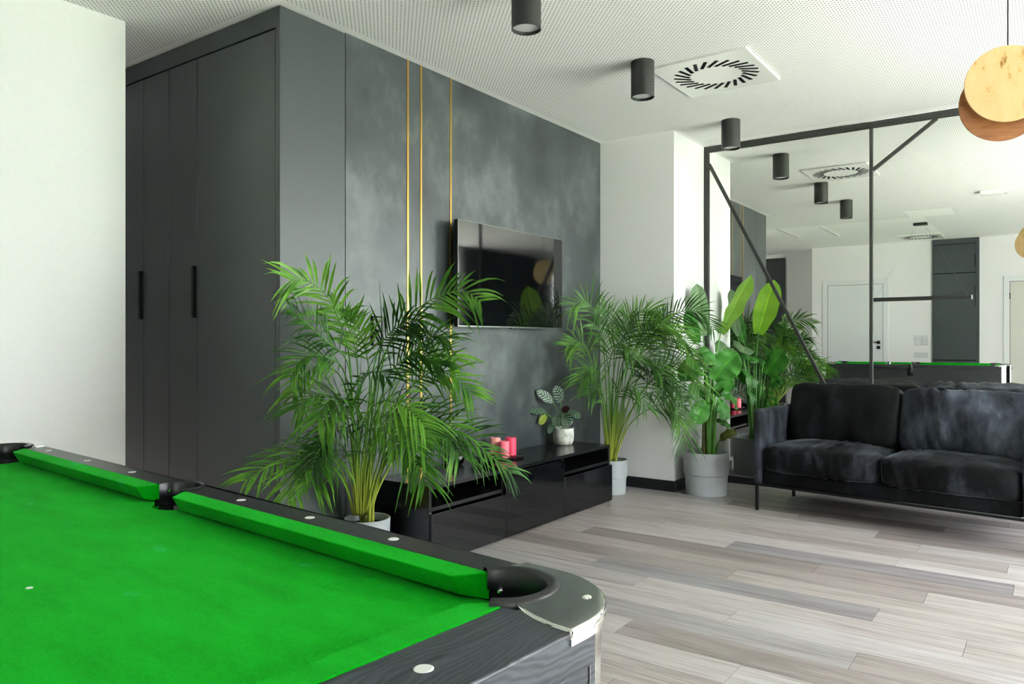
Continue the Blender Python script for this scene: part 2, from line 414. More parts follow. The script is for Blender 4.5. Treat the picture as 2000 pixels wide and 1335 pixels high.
M['alu'] = mat('window_frame_grey', (60, 64, 66), 0.4)

# ================================================================== the room
# floor: a slab with every plank a part of its own
fl = struct(MB().b2((-2.9, -2.4, -0.12), (5.9, 5.3, -0.006)), 'floor', M['joint'])
rnd = random.Random(5)
PW, PL = 0.172, 1.275
meshes = {}
def plank(x0, y0, y1):
    ln_ = round(y1-y0, 3)
    if ln_ not in meshes:
        b = MB().b2((0, 0, -0.006), (PW-0.0016, ln_-0.0016, 0.0)); ob = b.build('plank', M['plank'], bevel=0.0)
        meshes[ln_] = ob.data; bpy.data.objects.remove(ob)
    o = bpy.data.objects.new('plank', meshes[ln_]); COL.objects.link(o); o.parent = fl; o.location = (x0, y0, 0)
nrow = 0
kx0 = int(math.floor((-2.7-3.217)/PW))
for k in range(kx0, int((5.85-3.217)/PW)+1):
    x0 = 3.217+k*PW
    off = {0: 0.58, 6: 0.18, 7: 0.58}.get(k, 0.58+PL*((k*0.382+0.13) % 1.0))
    ys = off
    while ys > -2.35: ys -= PL
    while ys < 4.9:
        a, b = max(ys, -2.35), min(ys+PL, 4.9)
        if b-a > 0.05: plank(x0, a, b)
        ys += PL

struct(MB().b2((-2.9, -2.4, H), (5.9, 5.3, H+0.12)), 'ceiling', M['perforated'])
# dark plastered wall carrying the screen, with three brass inlays
w = struct(MB().b2((2.552, YT, 0), (XP, YT+0.12, H)), 'wall_back', M['cement'])
for x in (2.993, 3.099, 3.352):
    MB().b2((x-0.006, YT-0.003, 0), (x+0.006, YT+0.004, H)).build('brass_strip', M['brass'], w, label='thin gold brass inlay strip')
MB().b2((2.548, YT+0.004, 0), (2.5525, YT+0.02, H)).build('shadow_gap', M['gap_black'], w)
struct(MB().b2((XP, YP, 0), (5.9, YT+0.12, H)), 'wall_pillar', M['white_wall'])
struct(MB().b2((XM+0.012, YW-0.12, 0), (5.9, YP, H)), 'wall_right', M['white_wall'])
struct(MB().b2((0.55, YL, 0), (XL, YL+0.10, H)), 'wall_left', M['white_wall'])
# wall behind the camera (seen in the mirror), a slanted piece and the dark-panelled corner
struct(MB().b2((XB-0.12, YW-0.12, 0), (XB, 3.25, H)), 'wall_rear', M['white_wall'])
struct(MB().prism([(XB, 3.25), (XB-0.12, 3.25), (-2.22, 3.80), (-2.10, 3.80)][::-1], 0, H), 'wall_corner', M['white_wall'])
struct(MB().b2((-2.30, 3.80, 0), (-2.18, 5.3, H)), 'wall_hall', M['white_wall'])
struct(MB().b2((-2.30, 5.18, 0), (2.16, 5.3, H)), 'wall_hall_end', M['white_wall'])
# window wall
ww = MB()
xs = [-2.9, WINDOWS[1][0], WINDOWS[1][1], WINDOWS[0][0], WINDOWS[0][1], 5.9]
for a, b in ((0, 1), (2, 3), (4, 5)): ww.b2((xs[a], YW-0.2, 0), (xs[b], YW, H))
for x0, x1, z0, z1 in WINDOWS:
    ww.b2((x0, YW-0.2, z1), (x1, YW, H)); ww.b2((x0, YW-0.2, 0), (x1, YW, z0))
struct(ww, 'wall_window', M['white_wall'])
pane = bpy.data.materials.new('window_glass'); pane.use_nodes = True
pn = pane.node_tree.nodes; pn.remove(pn['Principled BSDF'])
tb = pn.new('ShaderNodeBsdfTransparent'); gb = pn.new('ShaderNodeBsdfGlossy'); gb.inputs['Roughness'].default_value = 0.0
mxs = pn.new('ShaderNodeMixShader'); mxs.inputs[0].default_value = 0.05
pane.node_tree.links.new(tb.outputs[0], mxs.inputs[1]); pane.node_tree.links.new(gb.outputs[0], mxs.inputs[2]); pane.node_tree.links.new(mxs.outputs[0], pn['Material Output'].inputs[0])
for i, (x0, x1, z0, z1) in enumerate(WINDOWS):
    n = max(1, round((x1-x0)/1.35)); f = MB()
    for k in range(n+1):
        x = x0+(x1-x0)*k/n; x = min(max(x, x0+0.03), x1-0.03); f.b2((x-0.03, YW-0.16, z0), (x+0.03, YW-0.10, z1))
    for z in (z0+0.03, z1-0.03): f.b2((x0, YW-0.155, z-0.03), (x1, YW-0.105, z+0.03))
    wf = struct(f, 'window_%d' % (i+1), M['alu'])
    for k in range(n):
        MB().b2((x0+(x1-x0)*k/n+0.03, YW-0.133, z0+0.05), (x0+(x1-x0)*(k+1)/n-0.03, YW-0.127, z1-0.05)).build('pane', pane, wf)
# baseboards
struct(MB().b2((XP-0.014, YP-0.014, 0), (XP, YT, 0.078)), 'baseboard_pillar', M['base_black'], bevel=0.002)
struct(MB().b2((XP-0.014, YP-0.014, 0), (XM+0.012, YP, 0.078)), 'baseboard_niche', M['base_black'], bevel=0.002)
struct(MB().b2((XM-0.006, YW, 0), (XM+0.012, YP-0.014, 0.052)), 'baseboard_right', M['base_black'])
struct(MB().b2((0.55, YL-0.014, 0), (XL, YL, 0.078)), 'baseboard_left', M['base_black'], bevel=0.002)

# tall built-in wardrobe beside the dark wall
t = thing('wardrobe', 'floor-to-ceiling anthracite wardrobe with slim black handles beside the dark wall', 'wardrobe', (XW, YT, 0))
MB().b2((0.0, 0.0, 0), (0.388, 0.02, H-0.004)).build('side_panel', M['anthracite'], t, bevel=0.001)
MB().b2((0.022, 0.02, 0.0), (0.386, 2.28, H-0.006)).build('carcass', M['gap_black'], t)
MB().b2((0.0, 0.02, 0), (0.02, 0.031, H-0.004)).build('end_strip', M['anthracite'], t)
MB().b2((0.0, 0.031, 2.530), (0.02, 2.28, H-0.004)).build('top_filler', M['anthracite'], t)
MB().b2((0.006, 0.031, 0.0), (0.022, 2.28, 0.07)).build('plinth', M['anthracite'], t)
ed = [0.033, 0.662, 0.923, 1.176, 1.62, 2.20]
for i, (a, b) in enumerate(zip(ed, ed[1:])):
    g = 0.0015 if i not in (1,) else 0.002
    d = MB().b2((0.0, a+g, 0.074), (0.02, b-g, 2.522)).build('door', M['anthracite'], t, bevel=0.0012)
    if i in (1, 3):
        MB().b2((-0.022, a+0.004, 1.215), (0.0, a+0.022, 1.478)).build('handle', M['handle_black'], d, bevel=0.002)

# ------------------------------------------------------------------ mirror wall
t = thing('wall_mirror', 'large wall mirror divided by a dark metal frame with diagonal bars behind the sofa', 'mirror', (XM, 0, 0))
MB().b2((0.0, YW+0.7, 0.056), (0.010, YP-0.001, H-0.002)).build('mirror_glass', M['mirror'], t)
fr = M['frame_metal']
Y1 = YW+0.7
MB().b2((-0.014, Y1, 2.578), (-0.0005, YP-0.002, H-0.002)).build('top_bar', fr, t, bevel=0.001)
MB().b2((-0.014, YP-0.040, 0.056), (-0.0005, YP-0.002, 2.578)).build('side_bar', fr, t, bevel=0.001)
MB().b2((-0.014, 1.021, 0.056), (-0.0005, 1.042, 2.578)).build('upright_bar', fr, t, bevel=0.001)
MB().bar((-0.0072, 2.203, 2.487), (-0.0072, 1.30, 0.70), 0.022, 0.013, (1, 0, 0)).build('diagonal_bar', fr, t)
MB().bar((-0.0072, 1.022, 2.285), (-0.0072, 0.63, 2.579), 0.022, 0.013, (1, 0, 0)).build('diagonal_bar', fr, t)
MB().bar((-0.0072, -0.62, 2.579), (-0.0072, -0.62, 0.056), 0.021, 0.013, (1, 0, 0)).build('upright_bar', fr, t)

# ------------------------------------------------------------------ television
t = thing('television', 'flat black wall television reflecting the room on the dark wall', 'television', (3.870, YT, 1.488))
MB().b2((-0.5625, -0.090, -0.307), (0.5625, -0.062, 0.307)).build('housing', M['tv_body'], t, bevel=0.003)
MB().b2((-0.559, -0.0915, -0.302), (0.559, -0.0895, 0.304)).build('screen', M['tv_screen'], t)
b = MB()
b.b2((-0.5625, -0.0925, 0.304), (0.5625, -0.088, 0.308)); b.b2((-0.5625, -0.0925, -0.308), (0.5625, -0.088, -0.301))
b.b2((-0.5625, -0.0925, -0.3), (-0.5595, -0.088, 0.304)); b.b2((0.5595, -0.0925, -0.3), (0.5625, -0.088, 0.304))
b.build('bezel', M['silver'], t)
MB().b2((-0.30, -0.063, -0.20), (0.30, -0.03, 0.20)).build('rear_cover', M['tv_body'], t, bevel=0.006)
MB().b2((-0.20, -0.031, -0.15), (0.20, 0.0, 0.15)).build('wall_bracket', M['tv_body'], t)
MB().b2((-0.03, -0.088, -0.314), (0.03, -0.07, -0.307)).build('sensor', M['tv_body'], t)

# switch plate on the dark wall behind the palm
t = thing('switch_plate', 'dark upright switch plate on the dark wall behind the palm', 'switch', (2.760, YT, 1.15))
MB().b2((-0.041, -0.010, -0.076), (0.041, 0.0, 0.076)).build('frame', M['gap_black'], t, bevel=0.003)
for z in (-0.037, 0.037): MB().b2((-0.033, -0.014, z-0.033), (0.033, -0.009, z+0.033)).build('rocker', M['switch_dark'], t, bevel=0.002)

# ------------------------------------------------------------------ low media unit
UX0, UX1, UY, UH = 2.742, 4.580, 2.454, 0.388
t = thing('media_unit', 'long low black media unit with gloss drawers and open shelves below the television', 'media unit', (UX0, UY, 0))
UW = UX1-UX0; D1, D2 = 0.613, 1.228
cm = M['carcass']; dep = YT-UY-0.004
MB().b2((0, 0.016, UH-0.020), (UW, dep, UH)).build('top_panel', cm, t, bevel=0.001)
for x in (0, UW-0.018): MB().b2((x, 0.016, 0.0), (x+0.018, dep, UH-0.0205)).build('side_panel', cm, t, bevel=0.001)
for x in (D1, D2): MB().b2((x-0.018, 0.020, 0.012), (x+0.018, dep, UH-0.0205)).build('divider', cm, t)
MB().b2((0.0185, dep-0.012, 0.012), (UW-0.0185, dep-0.002, UH-0.021)).build('back_panel', cm, t)
MB().b2((0.0185, 0.03, 0.008), (UW-0.0185, dep-0.013, 0.024)).build('bottom_panel', cm, t)
for a, b_ in ((0.0185, D1-0.0185), (D2+0.0185, UW-0.0185)):
    MB().b2((a, 0.018, 0.262), (b_, dep-0.013, 0.281)).build('shelf', cm, t)
for a, b_ in ((0.004, D1-0.0015), (D2+0.0015, UW+0.006)):
    MB().b2((a, 0.0, 0.010), (b_, 0.016, 0.252)).build('drawer_front', M['gloss_black'], t, bevel=0.001)
MB().b2((D1+0.0015, 0.0, 0.010), (D2-0.0015, 0.016, UH-0.024)).build('cabinet_door', M['gloss_black'], t, bevel=0.001)

def candle(x, y, r, h, m, label):
    c = thing('candle', label, 'candle', (x, y, UH+0.008), group='candles on the tray')
    MB().lathe([(r-0.003, 0), (r, 0.003), (r, h-0.004), (r-0.003, h), (r-0.008, h-0.003), (0.0, h-0.006)], seg=32).build('wax', m, c, smooth=True)
    MB().tube([(0, 0, h-0.006), (0.001, 0, h+0.004), (0.003, 0, h+0.009)], 0.0012, 6).build('wick', M['wick'], c)
t = thing('tray', 'round smoked tray under three pink candles on the media unit', 'tray', (3.700, 2.715, UH))
MB().lathe([(0.108, 0), (0.112, 0.004), (0.118, 0.012), (0.116, 0.013), (0.109, 0.008), (0.0, 0.008)], seg=48).build('dish', M['tray'], t, smooth=True)
candle(3.653, 2.688, 0.033, 0.098, M['pink'][0], 'light pink candle at the front of the tray')
candle(3.748, 2.706, 0.034, 0.110, M['pink'][1], 'deep pink taller candle on the tray')
candle(3.668, 2.766, 0.033, 0.112, M['pink'][2], 'pale peach candle behind the light pink one')

t = thing('ruffled_dish', 'black ruffled glass dish beside the pink candles', 'dish', (3.430, 2.655, UH))
rows = []
for i in range(7):
    r = [0.02, 0.04, 0.055, 0.07, 0.082, 0.09, 0.096][i]; z = [0.004, 0.004, 0.008, 0.016, 0.025, 0.032, 0.036][i]
    rows.append([((r+0.006*i/6*math.sin(9*a))*math.cos(a), (r+0.006*i/6*math.sin(9*a))*math.sin(a), z+0.008*(i/6)**2*math.sin(9*a)) for a in (2*PI*k/72 for k in range(73))])
g = MB().grid(rows); bmesh.ops.remove_doubles(g.bm, verts=g.bm.verts, dist=1e-5)
g.lathe([(0.0, 0.0), (0.03, 0.0), (0.03, 0.005), (0, 0.006)], seg=24)
o = g.build('bowl', M['black_glass'], t, smooth='all')
so = o.modifiers.new('thickness', 'SOLIDIFY'); so.thickness = 0.004
t = thing('candle_holder', 'small black glass globe holder behind the ruffled dish', 'holder', (3.330, 2.785, UH))
MB().lathe([(0.02, 0), (0.034, 0.006), (0.043, 0.026), (0.044, 0.04), (0.038, 0.058), (0.028, 0.07), (0.026, 0.07), (0.035, 0.056), (0.04, 0.04), (0.03, 0.012), (0, 0.008)], seg=36).build('globe', M['black_glass'], t, smooth='all')

# ------------------------------------------------------------------ plants
PALM_A=[
 ([(2.537,2.757,0.250),(2.479,2.719,0.646),(2.400,2.657,1.016),(2.317,2.636,1.194),(2.239,2.641,1.312),(2.154,2.656,1.362),(2.084,2.685,1.359)],0.24,0.45,15,0.95),
 ([(2.559,2.727,0.250),(2.590,2.702,0.611),(2.614,2.667,0.961),(2.628,2.597,1.124),(2.645,2.522,1.210),(2.685,2.432,1.283),(2.718,2.352,1.321),(2.750,2.256,1.331),(2.759,2.158,1.278)],0.24,0.42,18,0.9),
 ([(2.526,2.756,0.253),(2.444,2.681,0.773),(2.359,2.628,1.003),(2.260,2.646,1.092),(2.154,2.656,1.173),(2.059,2.652,1.233)],0.2,0.48,18,0.6),
 ([(2.526,2.756,0.253),(2.410,2.643,0.706),(2.303,2.586,0.961),(2.183,2.582,1.032),(2.079,2.590,1.023),(1.995,2.570,0.951)],0.21,0.45,18,0.5),
 ([(2.558,2.711,0.253),(2.548,2.623,0.646),(2.564,2.514,0.942),(2.580,2.407,1.059),(2.592,2.304,1.120),(2.602,2.239,1.106)],0.19,0.5,18,0.5),
 ([(2.558,2.711,0.253),(2.565,2.599,0.622),(2.552,2.446,0.849),(2.581,2.320,0.951),(2.606,2.200,0.937),(2.623,2.107,0.855)],0.2,0.45,19,0.6),
 ([(2.506,2.749,0.257),(2.385,2.678,0.444),(2.247,2.630,0.548),(2.076,2.593,0.609),(1.912,2.564,0.605),(1.783,2.573,0.547)],0.2,0.42,18,0.55),
 ([(2.509,2.745,0.257),(2.351,2.640,0.477),(2.213,2.574,0.590),(2.069,2.518,0.621),(1.967,2.489,0.581),(1.913,2.478,0.487)],0.24,0.4,17,0.7),
 ([(2.564,2.703,0.253),(2.543,2.595,0.490),(2.563,2.431,0.647),(2.616,2.288,0.692),(2.657,2.164,0.664),(2.709,2.057,0.572),(2.760,1.986,0.498)],0.19,0.4,20,0.55),
 ([(2.561,2.707,0.253),(2.553,2.581,0.551),(2.563,2.431,0.725),(2.589,2.308,0.747),(2.598,2.211,0.690),(2.605,2.166,0.593)],0.22,0.42,18,0.6),
 ([(2.532,2.748,0.253),(2.410,2.643,0.540),(2.298,2.560,0.756),(2.186,2.526,0.856),(2.078,2.522,0.869),(1.999,2.529,0.815)],0.22,0.42,18,0.6),
 ([(2.528,2.719,0.257),(2.392,2.583,0.548),(2.287,2.437,0.749),(2.255,2.310,0.840),(2.255,2.173,0.831),(2.267,2.071,0.761)],0.22,0.42,18,0.5),
 ([(2.521,2.729,0.257),(2.376,2.605,0.595),(2.219,2.481,0.790),(2.129,2.434,0.857),(2.051,2.407,0.849),(1.996,2.397,0.777)],0.22,0.42,17,0.6),
 ([(2.553,2.735,0.250),(2.530,2.682,0.644),(2.540,2.633,1.001),(2.560,2.571,1.123),(2.585,2.485,1.179),(2.594,2.388,1.194)],0.2,0.48,17,0.8),
 ([(2.562,2.723,0.250),(2.581,2.679,0.589),(2.648,2.621,0.849),(2.736,2.533,0.998),(2.801,2.443,1.036),(2.826,2.373,0.999)],0.2,0.45,18,0.7),
 ([(2.542,2.751,0.250),(2.492,2.701,0.646),(2.465,2.669,0.917),(2.427,2.654,1.082),(2.371,2.663,1.201),(2.311,2.678,1.261)],0.17,0.5,16,0.8),
 ([(2.549,2.741,0.250),(2.522,2.659,0.720),(2.515,2.583,0.966),(2.514,2.498,1.092),(2.523,2.418,1.134),(2.525,2.347,1.122)],0.18,0.45,17,0.4),
 ([(2.567,2.699,0.253),(2.553,2.615,0.450),(2.536,2.503,0.572),(2.531,2.407,0.598),(2.517,2.324,0.544),(2.503,2.274,0.459)],0.2,0.38,15,0.6),
 ([(2.514,2.739,0.257),(2.333,2.579,0.486),(2.179,2.485,0.595),(2.050,2.425,0.596),(1.960,2.379,0.522)],0.24,0.38,15,0.7),
 ([(2.532,2.730,0.255),(2.424,2.624,0.587),(2.355,2.549,0.810),(2.315,2.467,0.930),(2.296,2.374,0.966),(2.292,2.293,0.936)],0.21,0.42,17,0.5),
 ([(2.542,2.716,0.255),(2.490,2.618,0.532),(2.451,2.501,0.712),(2.436,2.367,0.791),(2.443,2.255,0.774),(2.452,2.174,0.689)],0.21,0.42,17,0.6),
 ([(2.543,2.732,0.253),(2.510,2.675,0.597),(2.511,2.640,0.868),(2.481,2.630,1.039),(2.438,2.639,1.159),(2.410,2.643,1.230)],0.17,0.55,13,0.7),
 ([(2.532,2.730,0.255),(2.420,2.630,0.528),(2.334,2.577,0.671),(2.236,2.543,0.718),(2.135,2.512,0.707),(2.069,2.501,0.640)],0.2,0.4,16,0.6),
 ([(2.541,2.701,0.257),(2.473,2.556,0.504),(2.411,2.437,0.632),(2.369,2.323,0.675),(2.343,2.222,0.649),(2.333,2.168,0.573)],0.22,0.38,16,0.6),
 ([(2.552,2.720,0.253),(2.536,2.639,0.646),(2.536,2.554,0.906),(2.549,2.450,1.016),(2.575,2.346,1.028),(2.589,2.258,0.983)],0.2,0.45,17,0.6),
 ([(2.528,2.736,0.255),(2.407,2.647,0.730),(2.307,2.615,0.937),(2.187,2.611,0.987),(2.089,2.609,0.946),(2.041,2.609,0.861)],0.18,0.45,15,0.6),
 ([(2.507,2.714,0.262),(2.363,2.571,0.483),(2.272,2.459,0.642),(2.230,2.345,0.721),(2.211,2.235,0.726),(2.207,2.155,0.670)],0.21,0.38,15,0.7),
 ([(2.513,2.706,0.262),(2.377,2.553,0.506),(2.292,2.430,0.686),(2.255,2.310,0.775),(2.241,2.194,0.783),(2.241,2.108,0.726)],0.21,0.4,16,0.7),
 ([(2.504,2.718,0.262),(2.341,2.568,0.486),(2.220,2.479,0.624),(2.101,2.422,0.681),(2.018,2.400,0.671),(1.973,2.395,0.609)],0.2,0.38,14,0.7),
 ([(2.510,2.710,0.262),(2.366,2.568,0.552),(2.264,2.470,0.731),(2.172,2.426,0.811),(2.090,2.403,0.815),(2.041,2.402,0.756)],0.21,0.42,15,0.7),
 ([(2.526,2.705,0.260),(2.432,2.578,0.543),(2.386,2.470,0.674),(2.355,2.343,0.731),(2.343,2.222,0.723),(2.354,2.139,0.654)],0.2,0.4,15,0.6),
]
PALM_A_SPEAR=[
 ([(2.553,2.735,0.250),(2.568,2.680,0.764),(2.565,2.617,1.111),(2.552,2.617,1.376)],),
]
PALM_B=[
 ([(4.809,2.597,0.225),(4.760,2.596,0.751),(4.708,2.600,1.135),(4.639,2.627,1.311),(4.554,2.660,1.374),(4.465,2.698,1.343)],0.26,0.45,18,0.9),
 ([(4.804,2.603,0.225),(4.713,2.627,0.716),(4.605,2.641,0.991),(4.507,2.674,1.088),(4.408,2.709,1.060)],0.24,0.5,16,0.7),
 ([(4.817,2.585,0.225),(4.799,2.542,0.714),(4.784,2.494,1.008),(4.770,2.446,1.153),(4.760,2.425,1.267)],0.2,0.5,14,0.7),
 ([(4.826,2.573,0.225),(4.842,2.483,0.714),(4.868,2.360,1.037),(4.907,2.221,1.217),(4.934,2.080,1.308),(4.970,1.962,1.285),(4.986,1.888,1.172)],0.19,0.42,22,0.8),
 ([(4.826,2.573,0.225),(4.836,2.456,0.661),(4.862,2.317,0.965),(4.896,2.185,1.102),(4.915,2.072,1.102),(4.914,2.005,0.993)],0.26,0.42,19,0.7),
 ([(4.830,2.567,0.225),(4.835,2.423,0.626),(4.846,2.271,0.837),(4.851,2.127,0.940),(4.864,2.007,0.921),(4.862,1.940,0.770)],0.25,0.42,19,0.6),
 ([(4.830,2.567,0.225),(4.832,2.462,0.479),(4.840,2.314,0.614),(4.849,2.164,0.656),(4.827,2.058,0.587),(4.791,2.005,0.400)],0.24,0.4,17,0.6),
 ([(4.787,2.593,0.228),(4.659,2.565,0.650),(4.533,2.535,0.870),(4.426,2.546,0.922),(4.321,2.556,0.837)],0.24,0.45,16,0.7),
 ([(4.813,2.591,0.225),(4.804,2.570,0.750),(4.807,2.530,1.007),(4.832,2.462,1.190),(4.869,2.376,1.298),(4.902,2.296,1.312)],0.24,0.48,18,0.8),
 ([(4.802,2.572,0.228),(4.744,2.481,0.756),(4.745,2.378,1.009),(4.756,2.259,1.151),(4.785,2.151,1.200),(4.800,2.061,1.151)],0.26,0.45,19,0.6),
 ([(4.799,2.575,0.228),(4.710,2.495,0.650),(4.667,2.417,0.869),(4.644,2.312,0.977),(4.646,2.207,0.978),(4.635,2.120,0.878)],0.26,0.45,18,0.6),
 ([(4.795,2.581,0.228),(4.667,2.520,0.687),(4.596,2.482,0.922),(4.545,2.415,1.047),(4.528,2.337,1.075),(4.527,2.269,0.980)],0.25,0.45,17,0.6),
 ([(4.804,2.570,0.228),(4.770,2.446,0.540),(4.768,2.311,0.708),(4.764,2.179,0.749),(4.761,2.081,0.684),(4.733,2.017,0.535)],0.24,0.42,17,0.6),
 ([(4.809,2.597,0.225),(4.734,2.598,0.606),(4.656,2.604,0.792),(4.574,2.631,0.849),(4.489,2.664,0.798)],0.22,0.45,14,0.7),
 ([(4.817,2.585,0.225),(4.826,2.573,0.822),(4.830,2.567,1.043),(4.813,2.574,1.191),(4.782,2.599,1.293),(4.752,2.624,1.337)],0.2,0.5,14,0.8),
 ([(4.822,2.579,0.225),(4.847,2.510,0.676),(4.880,2.429,0.927),(4.909,2.355,1.088),(4.933,2.287,1.189),(4.952,2.226,1.290)],0.2,0.5,15,0.7),
 ([(4.794,2.548,0.231),(4.750,2.404,0.580),(4.744,2.276,0.782),(4.735,2.151,0.856),(4.732,2.053,0.824),(4.726,1.993,0.708)],0.25,0.42,18,0.6),
 ([(4.780,2.569,0.231),(4.661,2.493,0.511),(4.589,2.423,0.697),(4.554,2.335,0.789),(4.543,2.247,0.776),(4.538,2.185,0.670)],0.24,0.42,16,0.6),
 ([(4.777,2.572,0.231),(4.636,2.528,0.511),(4.540,2.491,0.697),(4.445,2.486,0.772),(4.361,2.501,0.735)],0.2,0.45,13,0.6),
 ([(4.802,2.572,0.228),(4.772,2.511,0.754),(4.770,2.446,1.008),(4.784,2.358,1.152),(4.801,2.265,1.205),(4.832,2.187,1.152)],0.24,0.45,18,0.7),
 ([(4.802,2.572,0.228),(4.766,2.484,0.610),(4.736,2.389,0.831),(4.713,2.284,0.920),(4.711,2.185,0.908),(4.696,2.103,0.800)],0.25,0.42,18,0.5),
 ([(4.817,2.585,0.225),(4.777,2.572,0.714),(4.725,2.576,1.008),(4.668,2.586,1.153),(4.621,2.617,1.224)],0.2,0.5,13,0.9),
]
STRELITZIA=[
 ([(5.235,2.005,0.262),(5.255,2.028,0.635),(5.310,2.072,0.967),(5.347,2.106,1.136)],[(5.347,2.106,1.136),(5.360,2.139,1.323),(5.358,2.158,1.522)],0.135,(-0.87,-0.50,0.10),0),
 ([(5.241,1.996,0.262),(5.246,1.990,0.711),(5.266,1.978,0.969),(5.300,1.949,1.173)],[(5.295,1.955,1.154),(5.366,1.874,1.362),(5.443,1.784,1.578)],0.19,(0.83,-0.55,-0.05),1),
 ([(5.205,1.978,0.268),(5.168,1.960,0.608),(5.147,1.956,0.737),(5.132,1.943,0.821)],[(5.132,1.943,0.821),(5.149,1.868,0.930),(5.171,1.785,1.017)],0.2,(-0.81,-0.58,0.25),2),
 ([(5.168,1.994,0.271),(5.147,1.990,0.499),(5.130,1.979,0.610),(5.114,1.984,0.669)],[(5.114,1.984,0.669),(5.029,2.000,0.617),(4.958,2.012,0.529)],0.135,(-0.81,-0.58,0.40),2),
 ([(5.168,1.994,0.271),(5.145,1.993,0.517),(5.112,1.987,0.629),(5.070,1.994,0.686)],[(5.070,1.994,0.686),(4.953,2.054,0.704),(4.823,2.115,0.699)],0.1,(-0.20,-0.15,1.00),3),
 ([(5.207,2.009,0.265),(5.203,2.015,0.529),(5.198,2.021,0.639),(5.192,2.030,0.698)],[(5.192,2.030,0.698),(5.156,2.081,0.750),(5.121,2.128,0.779)],0.085,(-0.81,-0.58,0.30),2),
 ([(5.188,1.968,0.271),(5.169,1.942,0.537),(5.156,1.926,0.629),(5.153,1.913,0.691)],[(5.153,1.913,0.691),(5.140,1.879,0.622),(5.119,1.857,0.546)],0.1,(-0.64,-0.83,0.20),2),
 ([(5.188,1.968,0.271),(5.175,1.951,0.427),(5.169,1.942,0.508),(5.162,1.935,0.545)],[(5.162,1.935,0.545),(5.160,1.886,0.526),(5.160,1.835,0.494)],0.05,(-0.65,-0.47,0.60),2),
 ([(5.226,1.982,0.265),(5.218,1.960,0.312),(5.207,1.941,0.359),(5.196,1.922,0.398)],[(5.196,1.922,0.398),(5.191,1.861,0.446),(5.199,1.798,0.457)],0.075,(-0.77,-0.30,0.60),4),
 ([(5.192,1.996,0.268),(5.168,1.994,0.643),(5.147,1.990,0.808),(5.119,1.994,0.914)],[(5.119,1.994,0.914),(5.002,2.037,0.945),(4.880,2.087,0.877)],0.12,(-0.57,-0.41,0.80),2),
 ([(5.256,2.009,0.259),(5.299,2.018,0.670),(5.349,2.017,0.873),(5.405,2.007,0.951)],[(5.405,2.007,0.951),(5.508,1.967,0.980),(5.588,1.925,0.933)],0.17,(-0.11,-0.45,1.00),2),
 ([(5.268,2.010,0.257),(5.325,2.016,0.594),(5.367,2.009,0.741),(5.410,2.001,0.807)],[(5.410,2.001,0.807),(5.489,1.960,0.820),(5.559,1.930,0.734)],0.16,(-0.11,-0.70,0.80),2),
 ([(5.233,2.008,0.262),(5.231,2.010,0.638),(5.231,2.010,0.859),(5.233,2.008,0.951)],[(5.233,2.008,0.951),(5.179,2.013,1.007),(5.111,2.040,1.008)],0.11,(-0.73,-0.53,0.50),2),
 ([(5.278,2.013,0.256),(5.332,2.007,0.556),(5.386,2.000,0.665),(5.433,1.986,0.693)],[(5.433,1.986,0.693),(5.498,1.947,0.676),(5.564,1.924,0.596)],0.12,(-0.31,-0.59,0.70),2),
 ([(5.216,1.997,0.265),(5.189,1.983,0.605),(5.164,1.966,0.790),(5.146,1.940,0.893)],[(5.146,1.940,0.893),(5.071,1.942,0.974),(4.996,1.960,0.957)],0.12,(-0.81,-0.58,0.50),2),
 ([(5.266,2.013,0.257),(5.340,2.029,0.667),(5.407,2.039,0.966),(5.464,2.029,1.003)],[(5.464,2.029,1.003),(5.534,2.000,1.056),(5.605,1.970,1.002)],0.18,(0.19,-0.60,0.90),0),
 ([(5.266,2.013,0.257),(5.317,2.028,0.594),(5.364,2.031,0.797),(5.416,2.027,0.833)],[(5.416,2.027,0.833),(5.491,2.008,0.850),(5.567,1.988,0.762)],0.2,(0.11,-0.66,0.80),2),
 ([(5.194,1.993,0.268),(5.149,1.987,0.608),(5.102,1.984,0.828),(5.061,1.990,0.873)],[(5.061,1.990,0.873),(4.948,2.026,0.897),(4.846,2.066,0.822)],0.14,(-0.69,-0.25,0.70),2),
 ([(5.173,1.988,0.271),(5.138,1.968,0.538),(5.108,1.941,0.650),(5.101,1.916,0.716)],[(5.101,1.916,0.716),(5.091,1.861,0.776),(5.085,1.801,0.750)],0.11,(-0.61,-0.69,0.50),2),
 ([(5.207,2.009,0.265),(5.220,2.025,0.601),(5.234,2.058,0.969),(5.221,2.092,1.080)],[(5.221,2.092,1.080),(5.195,2.128,1.191),(5.174,2.158,1.318)],0.1,(-0.93,-0.42,0.10),2),
]
